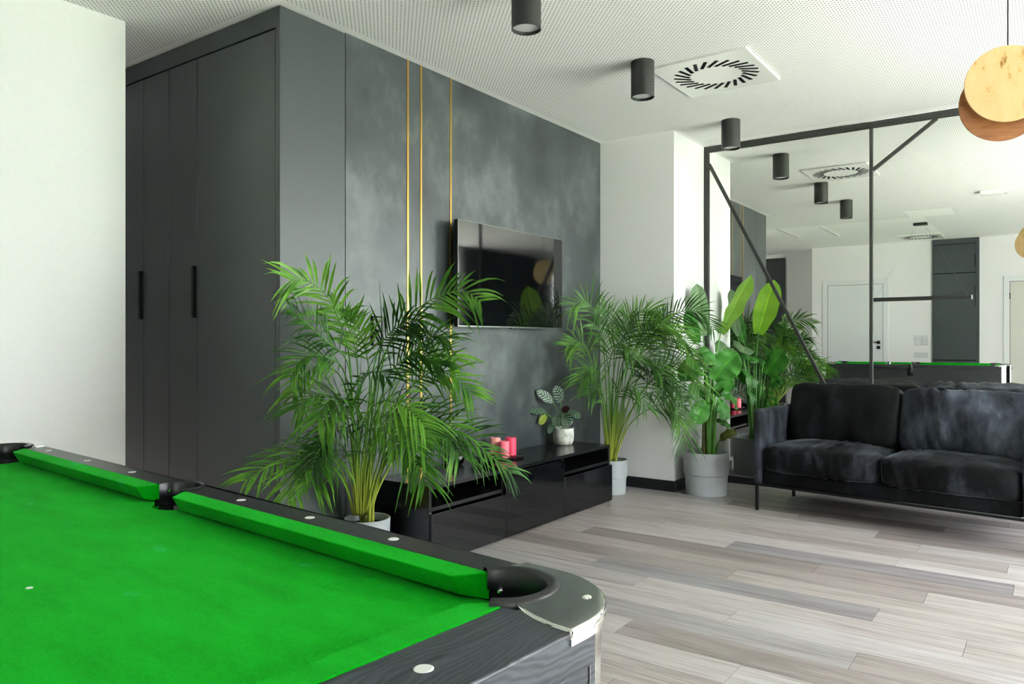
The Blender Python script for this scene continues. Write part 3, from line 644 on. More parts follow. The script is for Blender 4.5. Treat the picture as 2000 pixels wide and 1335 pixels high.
CALATHEA=[
 ([(4.319,2.764,0.684),(4.269,2.798,0.729),(4.220,2.832,0.760)],0.055,(-0.93,-0.42,0.50),0),
 ([(4.371,2.736,0.679),(4.343,2.740,0.743),(4.315,2.745,0.793)],0.066,(-0.69,-0.75,0.40),0),
 ([(4.268,2.789,0.617),(4.219,2.823,0.628),(4.171,2.857,0.624)],0.051,(-0.65,-0.47,0.70),0),
 ([(4.291,2.804,0.597),(4.263,2.809,0.571),(4.235,2.813,0.532)],0.037,(-0.81,-0.58,0.20),1),
 ([(4.365,2.744,0.595),(4.371,2.701,0.569),(4.378,2.658,0.529)],0.081,(-0.81,-0.58,0.50),0),
 ([(4.357,2.666,0.624),(4.363,2.623,0.610),(4.369,2.580,0.583)],0.051,(-0.61,-0.69,0.60),0),
 ([(4.330,2.751,0.590),(4.315,2.737,0.561),(4.300,2.723,0.518)],0.055,(-0.93,-0.42,0.20),0),
 ([(4.342,2.775,0.535),(4.316,2.777,0.509),(4.290,2.779,0.470)],0.037,(-0.99,-0.34,0.10),0),
 ([(4.331,2.702,0.621),(4.330,2.669,0.641),(4.329,2.636,0.648)],0.033,(-0.81,-0.58,0.10),2),
 ([(4.361,2.708,0.587),(4.348,2.692,0.557),(4.335,2.676,0.515)],0.044,(-0.81,-0.58,0.30),0),
]


def planter(name_parent, R, r, h):
    p = name_parent
    MB().lathe([(r, 0.0), (r+0.004, 0.004), (R-0.012*R/0.16, h*0.465), (R-0.0155*R/0.16, h*0.47), (R-0.0155*R/0.16, h*0.478), (R-0.004, h*0.482), (R, h*0.99), (R-0.003, h), (R-0.009, h-0.002), (R-0.011, h*0.85), (0, h*0.85)], seg=56).build('planter', M['pot_grey'], p, smooth=True)
    MB().lathe([(R-0.0115, h*0.852), (R*0.6, h*0.868), (0, h*0.872)], seg=32, cap=False).build('soil', M['soil'], p, smooth='all')

def frond(par, pts, L, st, n, face, leafm, rng, clamp, tocam, W=0.013, canem=None):
    off = par.location; L = L*1.08; n = int(n*1.1)
    P = catmull([Vector(p)-off for p in pts], 44)
    N = len(P)-1
    fr = MB().tube(P, [0.0042*(1-i/N)**0.8+0.0010 for i in range(N+1)], 6).build('frond', canem or M['cane'], par, smooth='all')
    mb = MB()
    for k in range(n):
        u = st+(1-st)*(k+0.4)/n; q = u*N; i = min(int(q), N-1); f = q-i
        p = P[i].lerp(P[i+1], f); T = (P[i+1]-P[i]).normalized()
        hint = tocam*face+Vector((0, 0, 1))*(1-face)*1.2+Vector((rng.uniform(-.15, .15), rng.uniform(-.15, .15), rng.uniform(-.1, .2)))
        Nn = (hint-T*hint.dot(T)); Nn.normalize(); S = T.cross(Nn)
        v = (k+0.4)/n
        prof = (0.55+0.45*math.sin(PI*min(1, v*1.25+0.15))) if v < 0.75 else (0.95-(v-0.75)*2.2)
        for sg in (-1, 1):
            a = math.radians(52-22*v+rng.uniform(-7, 7))
            d = (S*sg*math.sin(a)+T*math.cos(a)+Nn*rng.uniform(0.02, 0.34)).normalized()
            Lk = L*max(0.25, prof)*rng.uniform(0.82, 1.1); droop = rng.uniform(0.06, 0.40)*Lk
            side = d.cross(Nn).normalized(); rows = []
            ns = 6
            for j in range(ns):
                s = j/(ns-1); c = p+d*(Lk*s)-Vector((0, 0, 1))*droop*s*s*(0.35+0.65*s)
                wd = W*(0.35+1.5*s if s < 0.35 else 0.90*(1-((s-0.3)/0.72)**1.7))*rng.uniform(0.9, 1.1)/2
                wd = max(wd, 0.0005)
                r3 = [c-side*wd+Nn*wd*0.35, c, c+side*wd+Nn*wd*0.35]
                rows.append([clamp(x+off)-off for x in r3])
            mb.grid(rows)
    mb.build('leaflets', leafm, fr, smooth='all', kind='stuff')

def clamp_a(p):
    y = min(p.y, YT-0.008)
    return Vector((p.x, y, max(p.z, 0.03)))
def clamp_b(p):
    x, y = p.x, min(p.y, YT-0.008)
    if x < 4.52: y = min(y, YT-0.105)
    if y > YP-0.008 and x > XP-0.008:
        if y-YP < 0.25: y = YP-0.008
        else: x = XP-0.008
    return Vector((min(x, XM-0.03), y, max(p.z, 0.03)))

TOCAM = Vector((-math.cos(TH), -math.sin(TH), 0.0))
rng = random.Random(11)
t = thing('palm', 'tall areca palm in a grey pot between the wardrobe and the media unit', 'plant', (2.565, 2.715, 0))
planter(t, 0.112, 0.094, 0.240)
for pts, L, st, n, face in PALM_A:
    frond(t, pts, L, st, n, face, M['palm'], rng, clamp_a, TOCAM, 0.0165 if face > 0.85 else 0.0135)
for (pts,) in PALM_A_SPEAR:
    P = catmull([Vector(p)-t.location for p in pts], 24)
    MB().tube(P, [0.006*(1-(i/24)**2*0.9) for i in range(25)], 6).build('spear_leaf', M['palm'], t, smooth='all')
for k in range(9):                                   # thin yellow-green canes rising out of the soil
    a = k*2.4; r0 = 0.02+0.006*(k % 4); lean = 0.05+0.03*(k % 3)
    P = [(r0*math.cos(a), r0*math.sin(a), 0.205), (r0*1.6*math.cos(a), r0*1.4*math.sin(a), 0.34), ((r0*2+lean)*math.cos(a), (r0*1.2+lean*.4)*math.sin(a)-0.03, 0.52+0.03*(k % 4))]
    MB().tube(catmull(P, 10), [0.0085-0.0003*i for i in range(11)], 7).build('cane', M['cane'] if k % 4 else M['pseudostem'], t, smooth='all')
rng = random.Random(23)
t = thing('palm', 'dense areca palm in a small grey pot against the white pillar', 'plant', (4.838, 2.594, 0))
planter(t, 0.114, 0.096, 0.245)
for pts, L, st, n, face in PALM_B:
    frond(t, pts, L, st, n, face, M['palm_dark'], rng, clamp_b, TOCAM, 0.0125)
for k in range(10):
    a = k*2.4; r0 = 0.02+0.006*(k % 4); lean = 0.03+0.02*(k % 3)
    P = [(r0*math.cos(a), r0*math.sin(a), 0.207), (r0*1.6*math.cos(a), r0*1.4*math.sin(a), 0.36), ((r0*2+lean)*math.cos(a), (r0*1.2+lean*.5)*math.sin(a)-0.02, 0.58+0.03*(k % 4))]
    MB().tube(catmull(P, 10), [0.008-0.0003*i for i in range(11)], 7).build('cane', M['cane'], t, smooth='all')

def broad_leaf(par, pts, W, nrm, m, name='leaf', fold=0.18, wave=0.012, n=16, tipp=0.62, rng=random.Random(3)):
    P = catmull([Vector(p)-par.location for p in pts], n); nv = Vector(nrm).normalized(); rows = []; nc = 9
    ph = rng.uniform(0, 6)
    for i, p in enumerate(P):
        T = (P[min(i+1, n)]-P[max(i-1, 0)]).normalized(); Nn = (nv-T*nv.dot(T)).normalized(); S = T.cross(Nn); s = i/n
        wd = W/2*max(0.02, (math.sin(PI*min(1, s/tipp*0.5+0.12*(1-s))) if s < tipp else math.sqrt(max(0, 1-((s-tipp)/(1-tipp))**2))))
        row = []
        for j in range(nc):
            a = (j/(nc-1)-0.5)*2
            row.append(p+S*a*wd+Nn*(abs(a)*wd*fold*2-a*a*wd*fold*1.2+wave*abs(a)*math.sin(s*17+ph+(3 if a > 0 else 0)))-Vector((0, 0, 1))*abs(a)**2*wd*0.15)
        rows.append(row)
    return MB().grid(rows, lambda i, j: (j/(nc-1), i/n)).build(name, m, par, smooth='all')

t = thing('bird_of_paradise', 'broad-leaved green plant in a large grey planter by the mirror and sofa', 'plant', (5.215, 2.030, 0))
planter(t, 0.163, 0.140, 0.305)
rng = random.Random(4)
for pet, bl, wd, nrm, hue in STRELITZIA:
    lf = broad_leaf(t, bl, wd, nrm, M['bird'][hue], rng=rng, wave=0.008)
    P = catmull([Vector(p)-t.location for p in pet], 16)
    MB().tube(P, [0.0085*(1-i/16)+0.0035 for i in range(17)], 7).build('petiole', M['petiole'], lf, smooth='all')
for dx, dy, r, h in ((-0.012, 0.006, 0.026, 0.74), (-0.045, 0.0, 0.012, 0.60), (0.03, -0.03, 0.013, 0.56)):
    MB().tube(catmull([(dx*0.8, dy, 0.262), (dx, dy, 0.45), (dx*1.1+0.01, dy+0.01, h)], 10), [r*(1-0.045*i) for i in range(11)], 10).build('stem', M['pseudostem'], t, smooth='all')

t = thing('calathea', 'small pinstriped plant in a weathered white pot on the media unit', 'plant', (4.400, 2.730, UH))
MB().lathe([(0.050, 0), (0.060, 0.006), (0.069, 0.03), (0.072, 0.07), (0.071, 0.112), (0.068, 0.115), (0.064, 0.112), (0.063, 0.095), (0, 0.095)], seg=40).build('pot', M['concrete'], t, smooth='all')
MB().lathe([(0.0625, 0.096), (0.03, 0.102), (0, 0.103)], seg=24, cap=False).build('soil', M['soil'], t, smooth='all')
rng = random.Random(9)
for k, (bl, wd, nrm, hue) in enumerate(CALATHEA):
    lf = broad_leaf(t, bl, wd*1.3, nrm, M['calathea'][hue], rng=rng, wave=0.002, tipp=0.5)
    b0 = Vector(bl[0])-t.location; a = k*0.9
    MB().tube(catmull([(0.015*math.cos(a), 0.015*math.sin(a), 0.10), (b0.x*0.5, b0.y*0.5, max(0.12, b0.z*0.72)), b0], 10), 0.0022, 6).build('stalk', M['petiole'], lf, smooth='all')

# ------------------------------------------------------------------ sofa
SR = math.radians(7.0)
t = thing('sofa', 'black velvet two-seat sofa on thin metal legs in front of the mirror', 'sofa', (4.885, 1.585, 0), -SR-PI/2)
# local x runs along the front towards the frame edge, local y towards the mirror
SL, SD = 1.515, 0.70
def cushion(name, c, d, p=4.5, m=M['velvet'], wr=0.012, seed=0, crown=(0, 0, 0), tilt=0.0, n=30, creases=None):
    bm = bmesh.new(); bmesh.ops.create_cube(bm, size=2.0); bmesh.ops.subdivide_edges(bm, edges=bm.edges, cuts=n, use_grid_fill=True)
    R = Matrix.Rotation(tilt, 3, 'X')
    for v in bm.verts:
        q = v.co.copy(); nn = (abs(q.x)**p+abs(q.y)**p+abs(q.z)**p)**(1/p); s = q/nn
        e = Vector((s.x*d[0]/2, s.y*d[1]/2, s.z*d[2]/2))
        e.z += crown[2]*(1-s.x**2)*(1-s.y**2)*(1 if s.z > 0 else 0)*abs(s.z)
        e.y -= crown[1]*(1-s.x**2)*(1-s.z**2)*(1 if s.y < 0 else 0)*abs(s.y)
        w_ = noise.noise(Vector((e.x*9+seed, e.y*9, e.z*5)))*0.6+noise.noise(Vector((e.x*22+seed, e.y*14, e.z*7+3)))*0.4
        if creases:
            cx_, amp = creases
            fall = math.exp(-((s.x-cx_)/0.38)**2)
            w_ += amp*fall*math.sin(e.x*95+3*e.z*9+2.5*noise.noise(Vector((e.x*8, e.z*6, seed))))
        e += Vector((0 if creases else 0.3*s.x, s.y, s.z))*(w_*wr)
        v.co = R @ e + Vector(c)
    mb = MB(); mb.bm.free(); mb.bm = bm
    return mb.build(name, m, t, smooth='all')
AW = 0.052
def rbox(name, p0, p1, r, m=M['velvet_dark']):
    return MB().b2(p0, p1).build(name, m, t, bevel=r, seg=4)
rbox('base', (AW, 0.02, 0.175), (SL-AW, SD-0.03, 0.262), 0.012)
for x in (0, SL-AW):
    rbox('armrest', (x, 0.0, 0.172), (x+AW, SD, 0.655), 0.020, M['velvet_lit'])
rbox('back_panel', (0.02, SD-0.055, 0.20), (SL-0.02, SD+0.005, 0.735), 0.022)
half = (SL-2*AW)/2
cushion('seat_cushion', (AW+half/2, 0.255, 0.340), (half-0.002, 0.54, 0.172), 8, crown=(0, 0.010, 0.030), wr=0.006, seed=1, creases=(0.25, 0.9))
cushion('seat_cushion', (AW+half*1.5, 0.255, 0.338), (half-0.002, 0.54, 0.172), 8, crown=(0, 0.010, 0.030), wr=0.006, seed=7, creases=(-0.62, 0.9))
cushion('back_cushion', (AW+half/2-0.002, 0.520, 0.597), (half+0.0, 0.21, 0.415), 8.0, crown=(0, 0.03, 0.0), tilt=math.radians(-14), wr=0.010, seed=3, m=M['velvet_dark'])
cushion('back_cushion', (AW+half*1.5, 0.510, 0.590), (half-0.004, 0.21, 0.41), 8.0, crown=(0, 0.035, 0.0), tilt=math.radians(-14), wr=0.014, seed=12, creases=(-0.45, 0.6), m=M['velvet_lit'])
for x in (0.018, SL-0.018):
    for y in (0.02, SD-0.09):
        MB().b2((x-0.009, y-0.009, 0), (x+0.009, y+0.009, 0.178)).build('leg', M['handle_black'], t, bevel=0.001)
for y in (0.02, SD-0.09):
    MB().b2((0.027, y-0.008, 0.160), (SL-0.027, y+0.008, 0.174)).build('frame_rail', M['handle_black'], t)

# ------------------------------------------------------------------ pool table
TZ = 0.80; BED = 0.764
rzT = math.radians(-94.407)
ex = Vector((math.cos(rzT), math.sin(rzT))); nx = Vector((-math.sin(rzT), math.cos(rzT)))
orig = Vector((0.847, 1.241)) - ex*0.215 - nx*0.520
t = thing('pool_table', 'pool table with green cloth, black woodgrain rails and chrome corners', 'pool table', (orig.x, orig.y, 0), rzT)
C = (0.918, 0.464)
def sym(poly, sx, sy): 
    q = [(x*sx, y*sy) for x, y in poly]
    return q if sx*sy > 0 else q[::-1]
# cloth bed with notches at the six pockets
q1 = [(0.96, 0.4213)] + [(C[0]+0.058*math.cos(a), C[1]+0.058*math.sin(a)) for a in [math.radians(-58-(212)*i/12*0.52) for i in range(1, 12)]] + [(0.8726, 0.495)]
half_top = q1 + arc(0, 0.515, 0.055, -22, -158, 12)
left_top = [(-x, y) for x, y in q1[::-1]]
top = half_top + left_top
bed = top + [(-x, -y) for x, y in top]
MB().prism(bed, BED-0.02, BED).build('cloth_bed', M['felt'], t)
MB().b2((-0.97, -0.50, 0.56), (0.97, 0.50, 0.58)).build('under_frame', M['wood_long'], t)
# rails
for sy in (1, -1):
    poly = [(-0.905, 0.552), (-0.882, 0.530), (-0.868, 0.497)] + arc(0, 0.508, 0.048, 194, -14, 18)[0:0] + [(-0.049, 0.497)] + arc(0, 0.506, 0.050, 170, 10, 14) + [(0.049, 0.497), (0.868, 0.497), (0.882, 0.530), (0.905, 0.552)]
    r = MB().prism(sym(poly, 1, sy), 0.755, TZ).build('long_rail', M['wood_long'], t, bevel=0.002)
    for x in (-0.77, -0.507, -0.253, 0.215, 0.433, 0.647):
        MB().lathe([(0.0085, 0), (0.0085, 0.0012), (0.007, 0.0018), (0, 0.0018)], (x, sy*0.525, TZ-0.0008), 20).build('diamond', M['pearl'], r)
for sx in (1, -1):
    poly = [(0.962, -0.414), (0.992, -0.420), (1.066, -0.446), (1.066, 0.446), (0.992, 0.420), (0.962, 0.414)]
    r = MB().prism(sym(poly, sx, 1), 0.755, TZ).build('short_rail', M['wood_short'], t, bevel=0.002)
    for y in (-0.245, 0, 0.245):
        MB().lathe([(0.0095, 0), (0.0095, 0.0012), (0.008, 0.0018), (0, 0.0018)], (sx*1.012, y, TZ-0.0008), 20).build('diamond', M['pearl'], r)
# cushions
def cush(P8, name='cushion'):
    b = MB(); vs = [b.bm.verts.new(p) for p in P8]
    for f in ((0,1,2,3),(7,6,5,4),(0,4,5,1),(1,5,6,2),(2,6,7,3),(3,7,4,0)): b.bm.faces.new([vs[i] for i in f])
    return b.build(name, M['felt'], t, bevel=0.0018, seg=2)
for sy in (1, -1):
    for sx in (1, -1):
        def sec(xn, xb): return [(sx*xb, sy*0.497, TZ+0.001), (sx*xn, sy*0.458, TZ-0.002), (sx*xn, sy*0.474, BED+0.006), (sx*xb, sy*0.497, BED+0.001)]
        cush(sec(0.078, 0.052)+sec(0.835, 0.870))
for sx in (1, -1):
    def sec2(yn, yb): return [(sx*0.962, yb, TZ+0.001), (sx*0.916, yn, TZ-0.002), (sx*0.932, yn, BED+0.006), (sx*0.962, yb, BED+0.001)]
    cush(sec2(-0.398, -0.428)+sec2(0.398, 0.428))
# corner pockets and chrome castings
for sx in (1, -1):
    for sy in (1, -1):
        out = [(0.882, 0.555), (0.930, 0.555)] + arc(0.938, 0.425, 0.130, 88, 2, 18) + [(1.068, 0.415), (1.068, 0.398)]
        inn = arc(C[0], C[1], 0.0665, -38, 128, 16)
        cap = MB().prism(sym(out+[(1.04, 0.399), (1.012, 0.405), (0.990, 0.413)]+inn+[(0.875, 0.530)], sx, sy), TZ-0.006, TZ+0.004).build('corner_casting', M['chrome'], t, bevel=0.003, seg=3)
        lip_i = [(0.882, 0.5525), (0.930, 0.5525)] + arc(0.938, 0.425, 0.1275, 88, 2, 18) + [(1.0655, 0.415), (1.0655, 0.398)]
        MB().prism(sym(out+lip_i[::-1], sx, sy), TZ-0.013, TZ-0.0055).build('lip', M['chrome'], cap, smooth=True)
        MB().lathe([(0.006, 0), (0.006, 0.001), (0.004, 0.0025), (0, 0.003)], (sx*1.022, sy*0.492, TZ+0.0035), 14).build('screw', M['chrome'], cap, smooth=True)
        a0 = {(1, 1): -62, (-1, 1): 28, (-1, -1): 118, (1, -1): 208}[(sx, sy)]
        pk = MB().lathe([(0.0545, -0.02), (0.0545, 0.004), (0.0565, 0.0065), (0.0665, 0.0065), (0.0695, 0.004), (0.0695, -0.004)], (sx*C[0], sy*C[1], TZ), 30, a0=math.radians(a0), a1=math.radians(a0+214), cap=False).build('pocket_collar', M['pocket'], t, smooth='all')
        MB().lathe([(0.0548, TZ-0.018), (0.0565, BED-0.004)], (sx*C[0], sy*C[1], 0), 30, a0=math.radians(a0+3), a1=math.radians(a0+211), cap=False).build('liner', M['pocket'], pk, smooth='all')
        MB().lathe([(0.0570, BED-0.004), (0.052, 0.66), (0.0, 0.645)], (sx*C[0], sy*C[1], 0), 30, cap=False).build('pocket_cup', M['hole'], pk, smooth='all')
        aa = math.radians(a0+196)
        MB().lathe([(0.005, -0.002), (0.0045, 0.001), (0.002, 0.003), (0, 0.0032)], (0, 0, 0), 12).build('bolt', M['chrome'], pk, smooth=True, loc=(sx*C[0]+0.0535*math.cos(aa), sy*C[1]+0.0535*math.sin(aa), TZ-0.022))
        # rounded chrome post below the casting
        post = [(1.062, 0.440)] + arc(0.938, 0.425, 0.124, 8, 82, 12) + [(0.955, 0.549), (0.955, 0.535), (1.045, 0.440)]
        MB().prism(sym(post, sx, sy), 0.50, TZ-0.0135).build('corner_post', M['chrome'], t, smooth=True)
# side pockets
for sy in (1, -1):
    a0 = 195-360 if sy > 0 else 15
    a0 = -18 if sy > 0 else 162
    pk = MB().lathe([(0.0475, -0.03), (0.0475, 0.002), (0.049, 0.004), (0.0535, 0.004), (0.055, 0.0015)], (0, sy*0.506, TZ), 30, a0=math.radians(a0), a1=math.radians(a0+216), cap=False).build('pocket_collar', M['pocket'], t, smooth='all')
    MB().lathe([(0.0485, TZ-0.028), (0.050, BED-0.006)], (0, sy*0.506, 0), 30, a0=math.radians(a0-14), a1=math.radians(a0+230), cap=False).build('liner', M['pocket'], pk, smooth='all')
    MB().lathe([(0.054, BED-0.004), (0.050, 0.66), (0.0, 0.645)], (0, sy*0.512, 0), 30, cap=False).build('pocket_cup', M['hole'], pk, smooth='all')
    aa = math.radians(a0+188 if sy > 0 else a0+28)
    MB().lathe([(0.0045, -0.003), (0.0045, 0.001), (0.0, 0.003)], (0, 0, 0), 12).build('bolt', M['chrome'], pk, smooth=True, loc=(0.046*math.cos(aa), sy*0.506+0.046*math.sin(aa), TZ-0.012))
# aprons
for sy in (1, -1):
    a = MB().b2((-0.955, sy*0.520, 0.50), (0.955, sy*0.548, 0.756)).build('long_apron', M['wood_long'], t)
for sx in (1, -1):
    a = MB().b2((sx*1.030, -0.452, 0.50), (sx*1.0605, 0.452, 0.756)).build('short_apron', M['wood_short'], t)
    for y in (0.36, -0.36):
        MB().lathe([(0.0055, 0), (0.005, 0.004), (0.003, 0.007), (0, 0.0078)], (0, 0, 0), 14, axis='X').build('bolt', M['chrome'], a, smooth=True, loc=(sx*1.0605, y, 0.718))
for sx in (1, -1):
    for sy in (1, -1):
        b = MB(); q = []
        for z, w2 in ((0.505, 0.062), (0.44, 0.060), (0.05, 0.045), (0.0, 0.050)):
            q.append([(sx*0.95+w2*math.cos(a), sy*0.45+w2*math.sin(a), z) for a in (PI/4+PI/2*k for k in range(5))])
        b.grid(q); bmesh.ops.remove_doubles(b.bm, verts=b.bm.verts, dist=1e-5); b.bm.faces.new([v for v in b.bm.verts if abs(v.co.z) < 1e-6])
        b.build('leg', M['wood_long'], t, bevel=0.004)
MB().lathe([(0.0045, 0), (0.0045, 0.0006), (0, 0.0007)], (0.357, 0.130, BED), 16).build('spot', M['pearl'], t)

ball = thing('pool_ball', 'green-striped pool ball on the cloth, seen in the mirror', 'ball', (0.345, 1.790, BED))
bm_ = MB(); bmesh.ops.create_uvsphere(bm_.bm, u_segments=32, v_segments=20, radius=0.0286, matrix=Matrix.Translation((0, 0, 0.0288)))
bmat = mat('striped_ball', (235, 235, 228), 0.1); tt = NT(bmat)
tc_ = tt.new('ShaderNodeTexCoord'); sp_ = tt.new('ShaderNodeSeparateXYZ'); tt.ln(tc_.outputs['Object'], sp_.inputs[0])
ab = tt.math('ABSOLUTE', sp_.outputs[1]); st_ = tt.math('LESS_THAN', ab, 0.013)
tt.ln(tt.ramp(st_, [(0, lin((232, 236, 232))), (1, lin((10, 92, 84)))]), tt.p.inputs['Base Color'])
bm_.build('sphere', bmat, ball, smooth='all')

# ------------------------------------------------------------------ ceiling fittings
def downlight(x, y, label):
    d = thing('downlight', label, 'ceiling light', (x, y, H), group='black cylinder downlights')
    MB().lathe([(0.0635, 0.0), (0.0635, -0.195), (0.0605, -0.195), (0.0590, -0.180)], seg=40, cap=False).build('housing', M['lamp_black'], d, smooth=True)
    MB().lathe([(0.0592, -0.181), (0.03, -0.183), (0, -0.184)], seg=32, cap=False).build('lens', M['lamp_lens'], d, smooth='all')
    MB().lathe([(0.0, -0.001), (0.062, -0.001), (0.062, -0.004), (0, -0.004)], seg=32, cap=False).build('ceiling_plate', M['lamp_black'], d)
downlight(2.655, 1.835, 'black cylinder downlight cut by the top edge, nearest the wardrobe')
downlight(3.770, 1.830, 'black cylinder downlight beside the square ceiling vent')
downlight(5.130, 1.820, 'black cylinder downlight in front of the mirror frame')

def vent(x, y, sx, sy, label):
    v = thing('air_vent', label, 'air vent', (x, y, H))
    MB().box((0, 0, -0.006), (sx, sy, 0.012)).build('plate', M['vent_white'], v, bevel=0.002)
    for k in range(24):
        a = 2*PI*k/24
        M_ = Matrix.Rotation(a, 4, 'Z') @ Matrix.Translation((0.187, 0, -0.0118)) @ Matrix.Rotation(math.radians(32), 4, 'Z')
        MB().box((0, 0, 0), (0.105, 0.020, 0.003), M=M_).build('slot', M['gap_black'], v)
vent(4.172, 1.566, 0.595, 0.545, 'square white swirl air vent with dark radial slots beside a downlight')
vent(-1.02, 1.58, 0.55, 0.55, 'far square swirl air vent seen in the mirror above the rear wall')

t = thing('emergency_light', 'small white emergency light box on the ceiling, seen in the mirror', 'emergency light', (2.36, 0.49, H))
MB().box((0, 0, -0.020), (0.13, 0.24, 0.040)).build('housing', M['vent_white'], t, bevel=0.004)
MB().box((0.02, 0.02, -0.042), (0.09, 0.18, 0.012)).build('diffuser', M['lamp_lens'], t, bevel=0.003)

for i, (x, y, lb) in enumerate(((0.45, 3.07, 'nearer the dark corner door'), (0.31, 2.55, 'nearer the swirl vent'))):
    t = thing('slot_diffuser', 'thin white linear ceiling slot seen in the mirror, '+lb, 'air slot', (x, y, H))
    b = MB()
    for s in (-1, 1): b.box((0, s*0.02, -0.003), (1.05, 0.012, 0.006))
    b.build('frame', M['vent_white'], t); MB().box((0, 0, -0.001), (1.05, 0.028, 0.002)).build('slot', mat('slot_grey', (176, 178, 174), 0.6), t)
t = thing('access_hatch', 'flush square ceiling access hatch outline seen in the mirror', 'hatch', (1.22, 1.20, H))
b = MB()
for s in (-1, 1): b.box((s*0.25, 0, -0.0015), (0.006, 0.5, 0.003)); b.box((0, s*0.25, -0.0015), (0.5, 0.006, 0.003))
b.build('frame', M['vent_white'], t); MB().box((0, 0, -0.001), (0.49, 0.49, 0.002)).build('panel', M['ceiling_plain'], t)

# linear pendant over the pool table (only its mirror image is in view)
t = thing('linear_pendant', 'slim dark bar lamp hung on thin wires over the pool table, seen in the mirror', 'pendant lamp', (0.40, 1.405, 1.64))
MB().box((0, 0, 0.006), (0.05, 1.14, 0.050)).build('bar', M['lamp_black'], t, bevel=0.003)
MB().box((0, 0, -0.0175), (0.035, 1.12, 0.003)).build('diffuser', M['lamp_lens'], t)
MB().box((0, -0.574, 0.006), (0.051, 0.012, 0.052)).build('end_cap', M['lamp_lens'], t)
for s in (-1, 1): MB().tube([(0, s*0.54, 0.017), (0, s*0.05, H-1.64-0.03)], 0.0012, 6).build('wire', M['silver'], t)
MB().box((0, 0, H-1.64-0.0155), (0.10, 0.16, 0.03)).build('canopy', M['lamp_black'], t, bevel=0.003)

# gold disc pendant
t = thing('disc_pendant', 'pendant lamp of a gold-leaf disc overlapping a copper disc on a black cord', 'pendant lamp', (3.257, 0.122, 2.0))
def disc(r, th_, c, yaw, pitch, m, name):
    Mx = Matrix.Translation(c) @ Matrix.Rotation(yaw, 4, 'Z') @ Matrix.Rotation(pitch, 4, 'Y') @ Matrix.Rotation(PI/2, 4, 'Y')
    b = MB().lathe([(0.0, -th_/2), (r-0.001, -th_/2), (r, -th_/2+0.001), (r, th_/2-0.001), (r-0.001, th_/2), (0, th_/2)], seg=72, cap=False)
    bmesh.ops.transform(b.bm, matrix=Mx, verts=b.bm.verts)
    return b.build(name, m, t, smooth=True)
FA = math.radians(2.6)      # towards the camera
ca, sa = math.cos(FA), math.sin(FA)
disc(0.137, 0.006, (-0.03, 0.012, 0.02), FA+0.25, 0.0, M['gold'], 'gold_disc')
disc(0.137, 0.006, (0.02, 0.034, -0.035), FA+0.25, 0.0, M['copper'], 'copper_disc')
disc(0.135, 0.002, (0.0245, 0.0355, -0.035), FA+0.25, 0.0, M['gold'], 'gold_back')
MB().lathe([(0.02, -0.012), (0.02, 0.012)], (0, 0, 0), 20, axis='X').build('spacer', M['brass'], t, loc=(-0.004, 0.018, -0.01))
MB().tube([(-0.012, 0.012, 0.12), (-0.012, 0.012, H-2.0-0.02)], 0.0024, 8).build('cord', M['handle_black'], t)
MB().lathe([(0.045, 0), (0.045, -0.02), (0, -0.022)], (-0.012, 0.012, H-2.0), 24).build('ceiling_rose', M['handle_black'], t, smooth=True)

# ------------------------------------------------------------------ rear wall, seen in the mirror
d = MB()
for y0, y1, z1 in ((2.105, 3.085, 2.07),):
    d.b2((XB, y0, 0), (XB+0.014, y0+0.075, z1)); d.b2((XB, y1-0.075, 0), (XB+0.014, y1, z1)); d.b2((XB, y0+0.075, z1-0.075), (XB+0.014, y1-0.075, z1))
dr = struct(d, 'door_1', M['door_white'], bevel=0.002)
MB().b2((XB, 2.186, 0.005), (XB+0.006, 3.004, 1.990)).build('leaf', M['door_white'], dr, bevel=0.001)
MB().b2((XB, 2.180, 0.0), (XB+0.002, 3.010, 1.995)).build('shadow_gap', M['gap_black'], dr)
hd = MB().b2((XB+0.006, 2.222, 1.045), (XB+0.014, 2.272, 1.095)); hd.b2((XB+0.014, 2.240, 1.063), (XB+0.050, 2.255, 1.078)); hd.b2((XB+0.044, 2.240, 1.062), (XB+0.056, 2.370, 1.079))
hd.build('handle', M['handle_black'], dr)
MB().b2((XB+0.006, 2.222, 0.965), (XB+0.014, 2.272, 1.015)).build('lock_plate', M['handle_black'], dr)
d = MB()
d.b2((XB, -0.32, 0), (XB+0.014, -0.245, 2.03)); d.b2((XB, 0.515, 0), (XB+0.014, 0.59, 2.03)); d.b2((XB, -0.245, 1.955), (XB+0.014, 0.515, 2.03))
dr = struct(d, 'door_2', M['door_white'], bevel=0.002)
MB().b2((XB, -0.240, 0.005), (XB+0.006, 0.508, 1.95)).build('leaf', mat('grey_white_leaf', (206, 206, 196), 0.5), dr)
MB().b2((XB, -0.245, 0.0), (XB+0.002, 0.514, 1.955)).build('shadow_gap', M['gap_black'], dr)
for z in (0.25, 1.7): MB().tube([(XB+0.011, 0.513, z), (XB+0.011, 0.513, z+0.09)], 0.007, 10).build('hinge', M['handle_black'], dr)
struct(MB().b2((-2.18, 3.85, 0), (-2.14, 4.95, H-0.07)), 'door_3', mat('dark_panel_door', (46, 50, 50), 0.45), bevel=0.003)

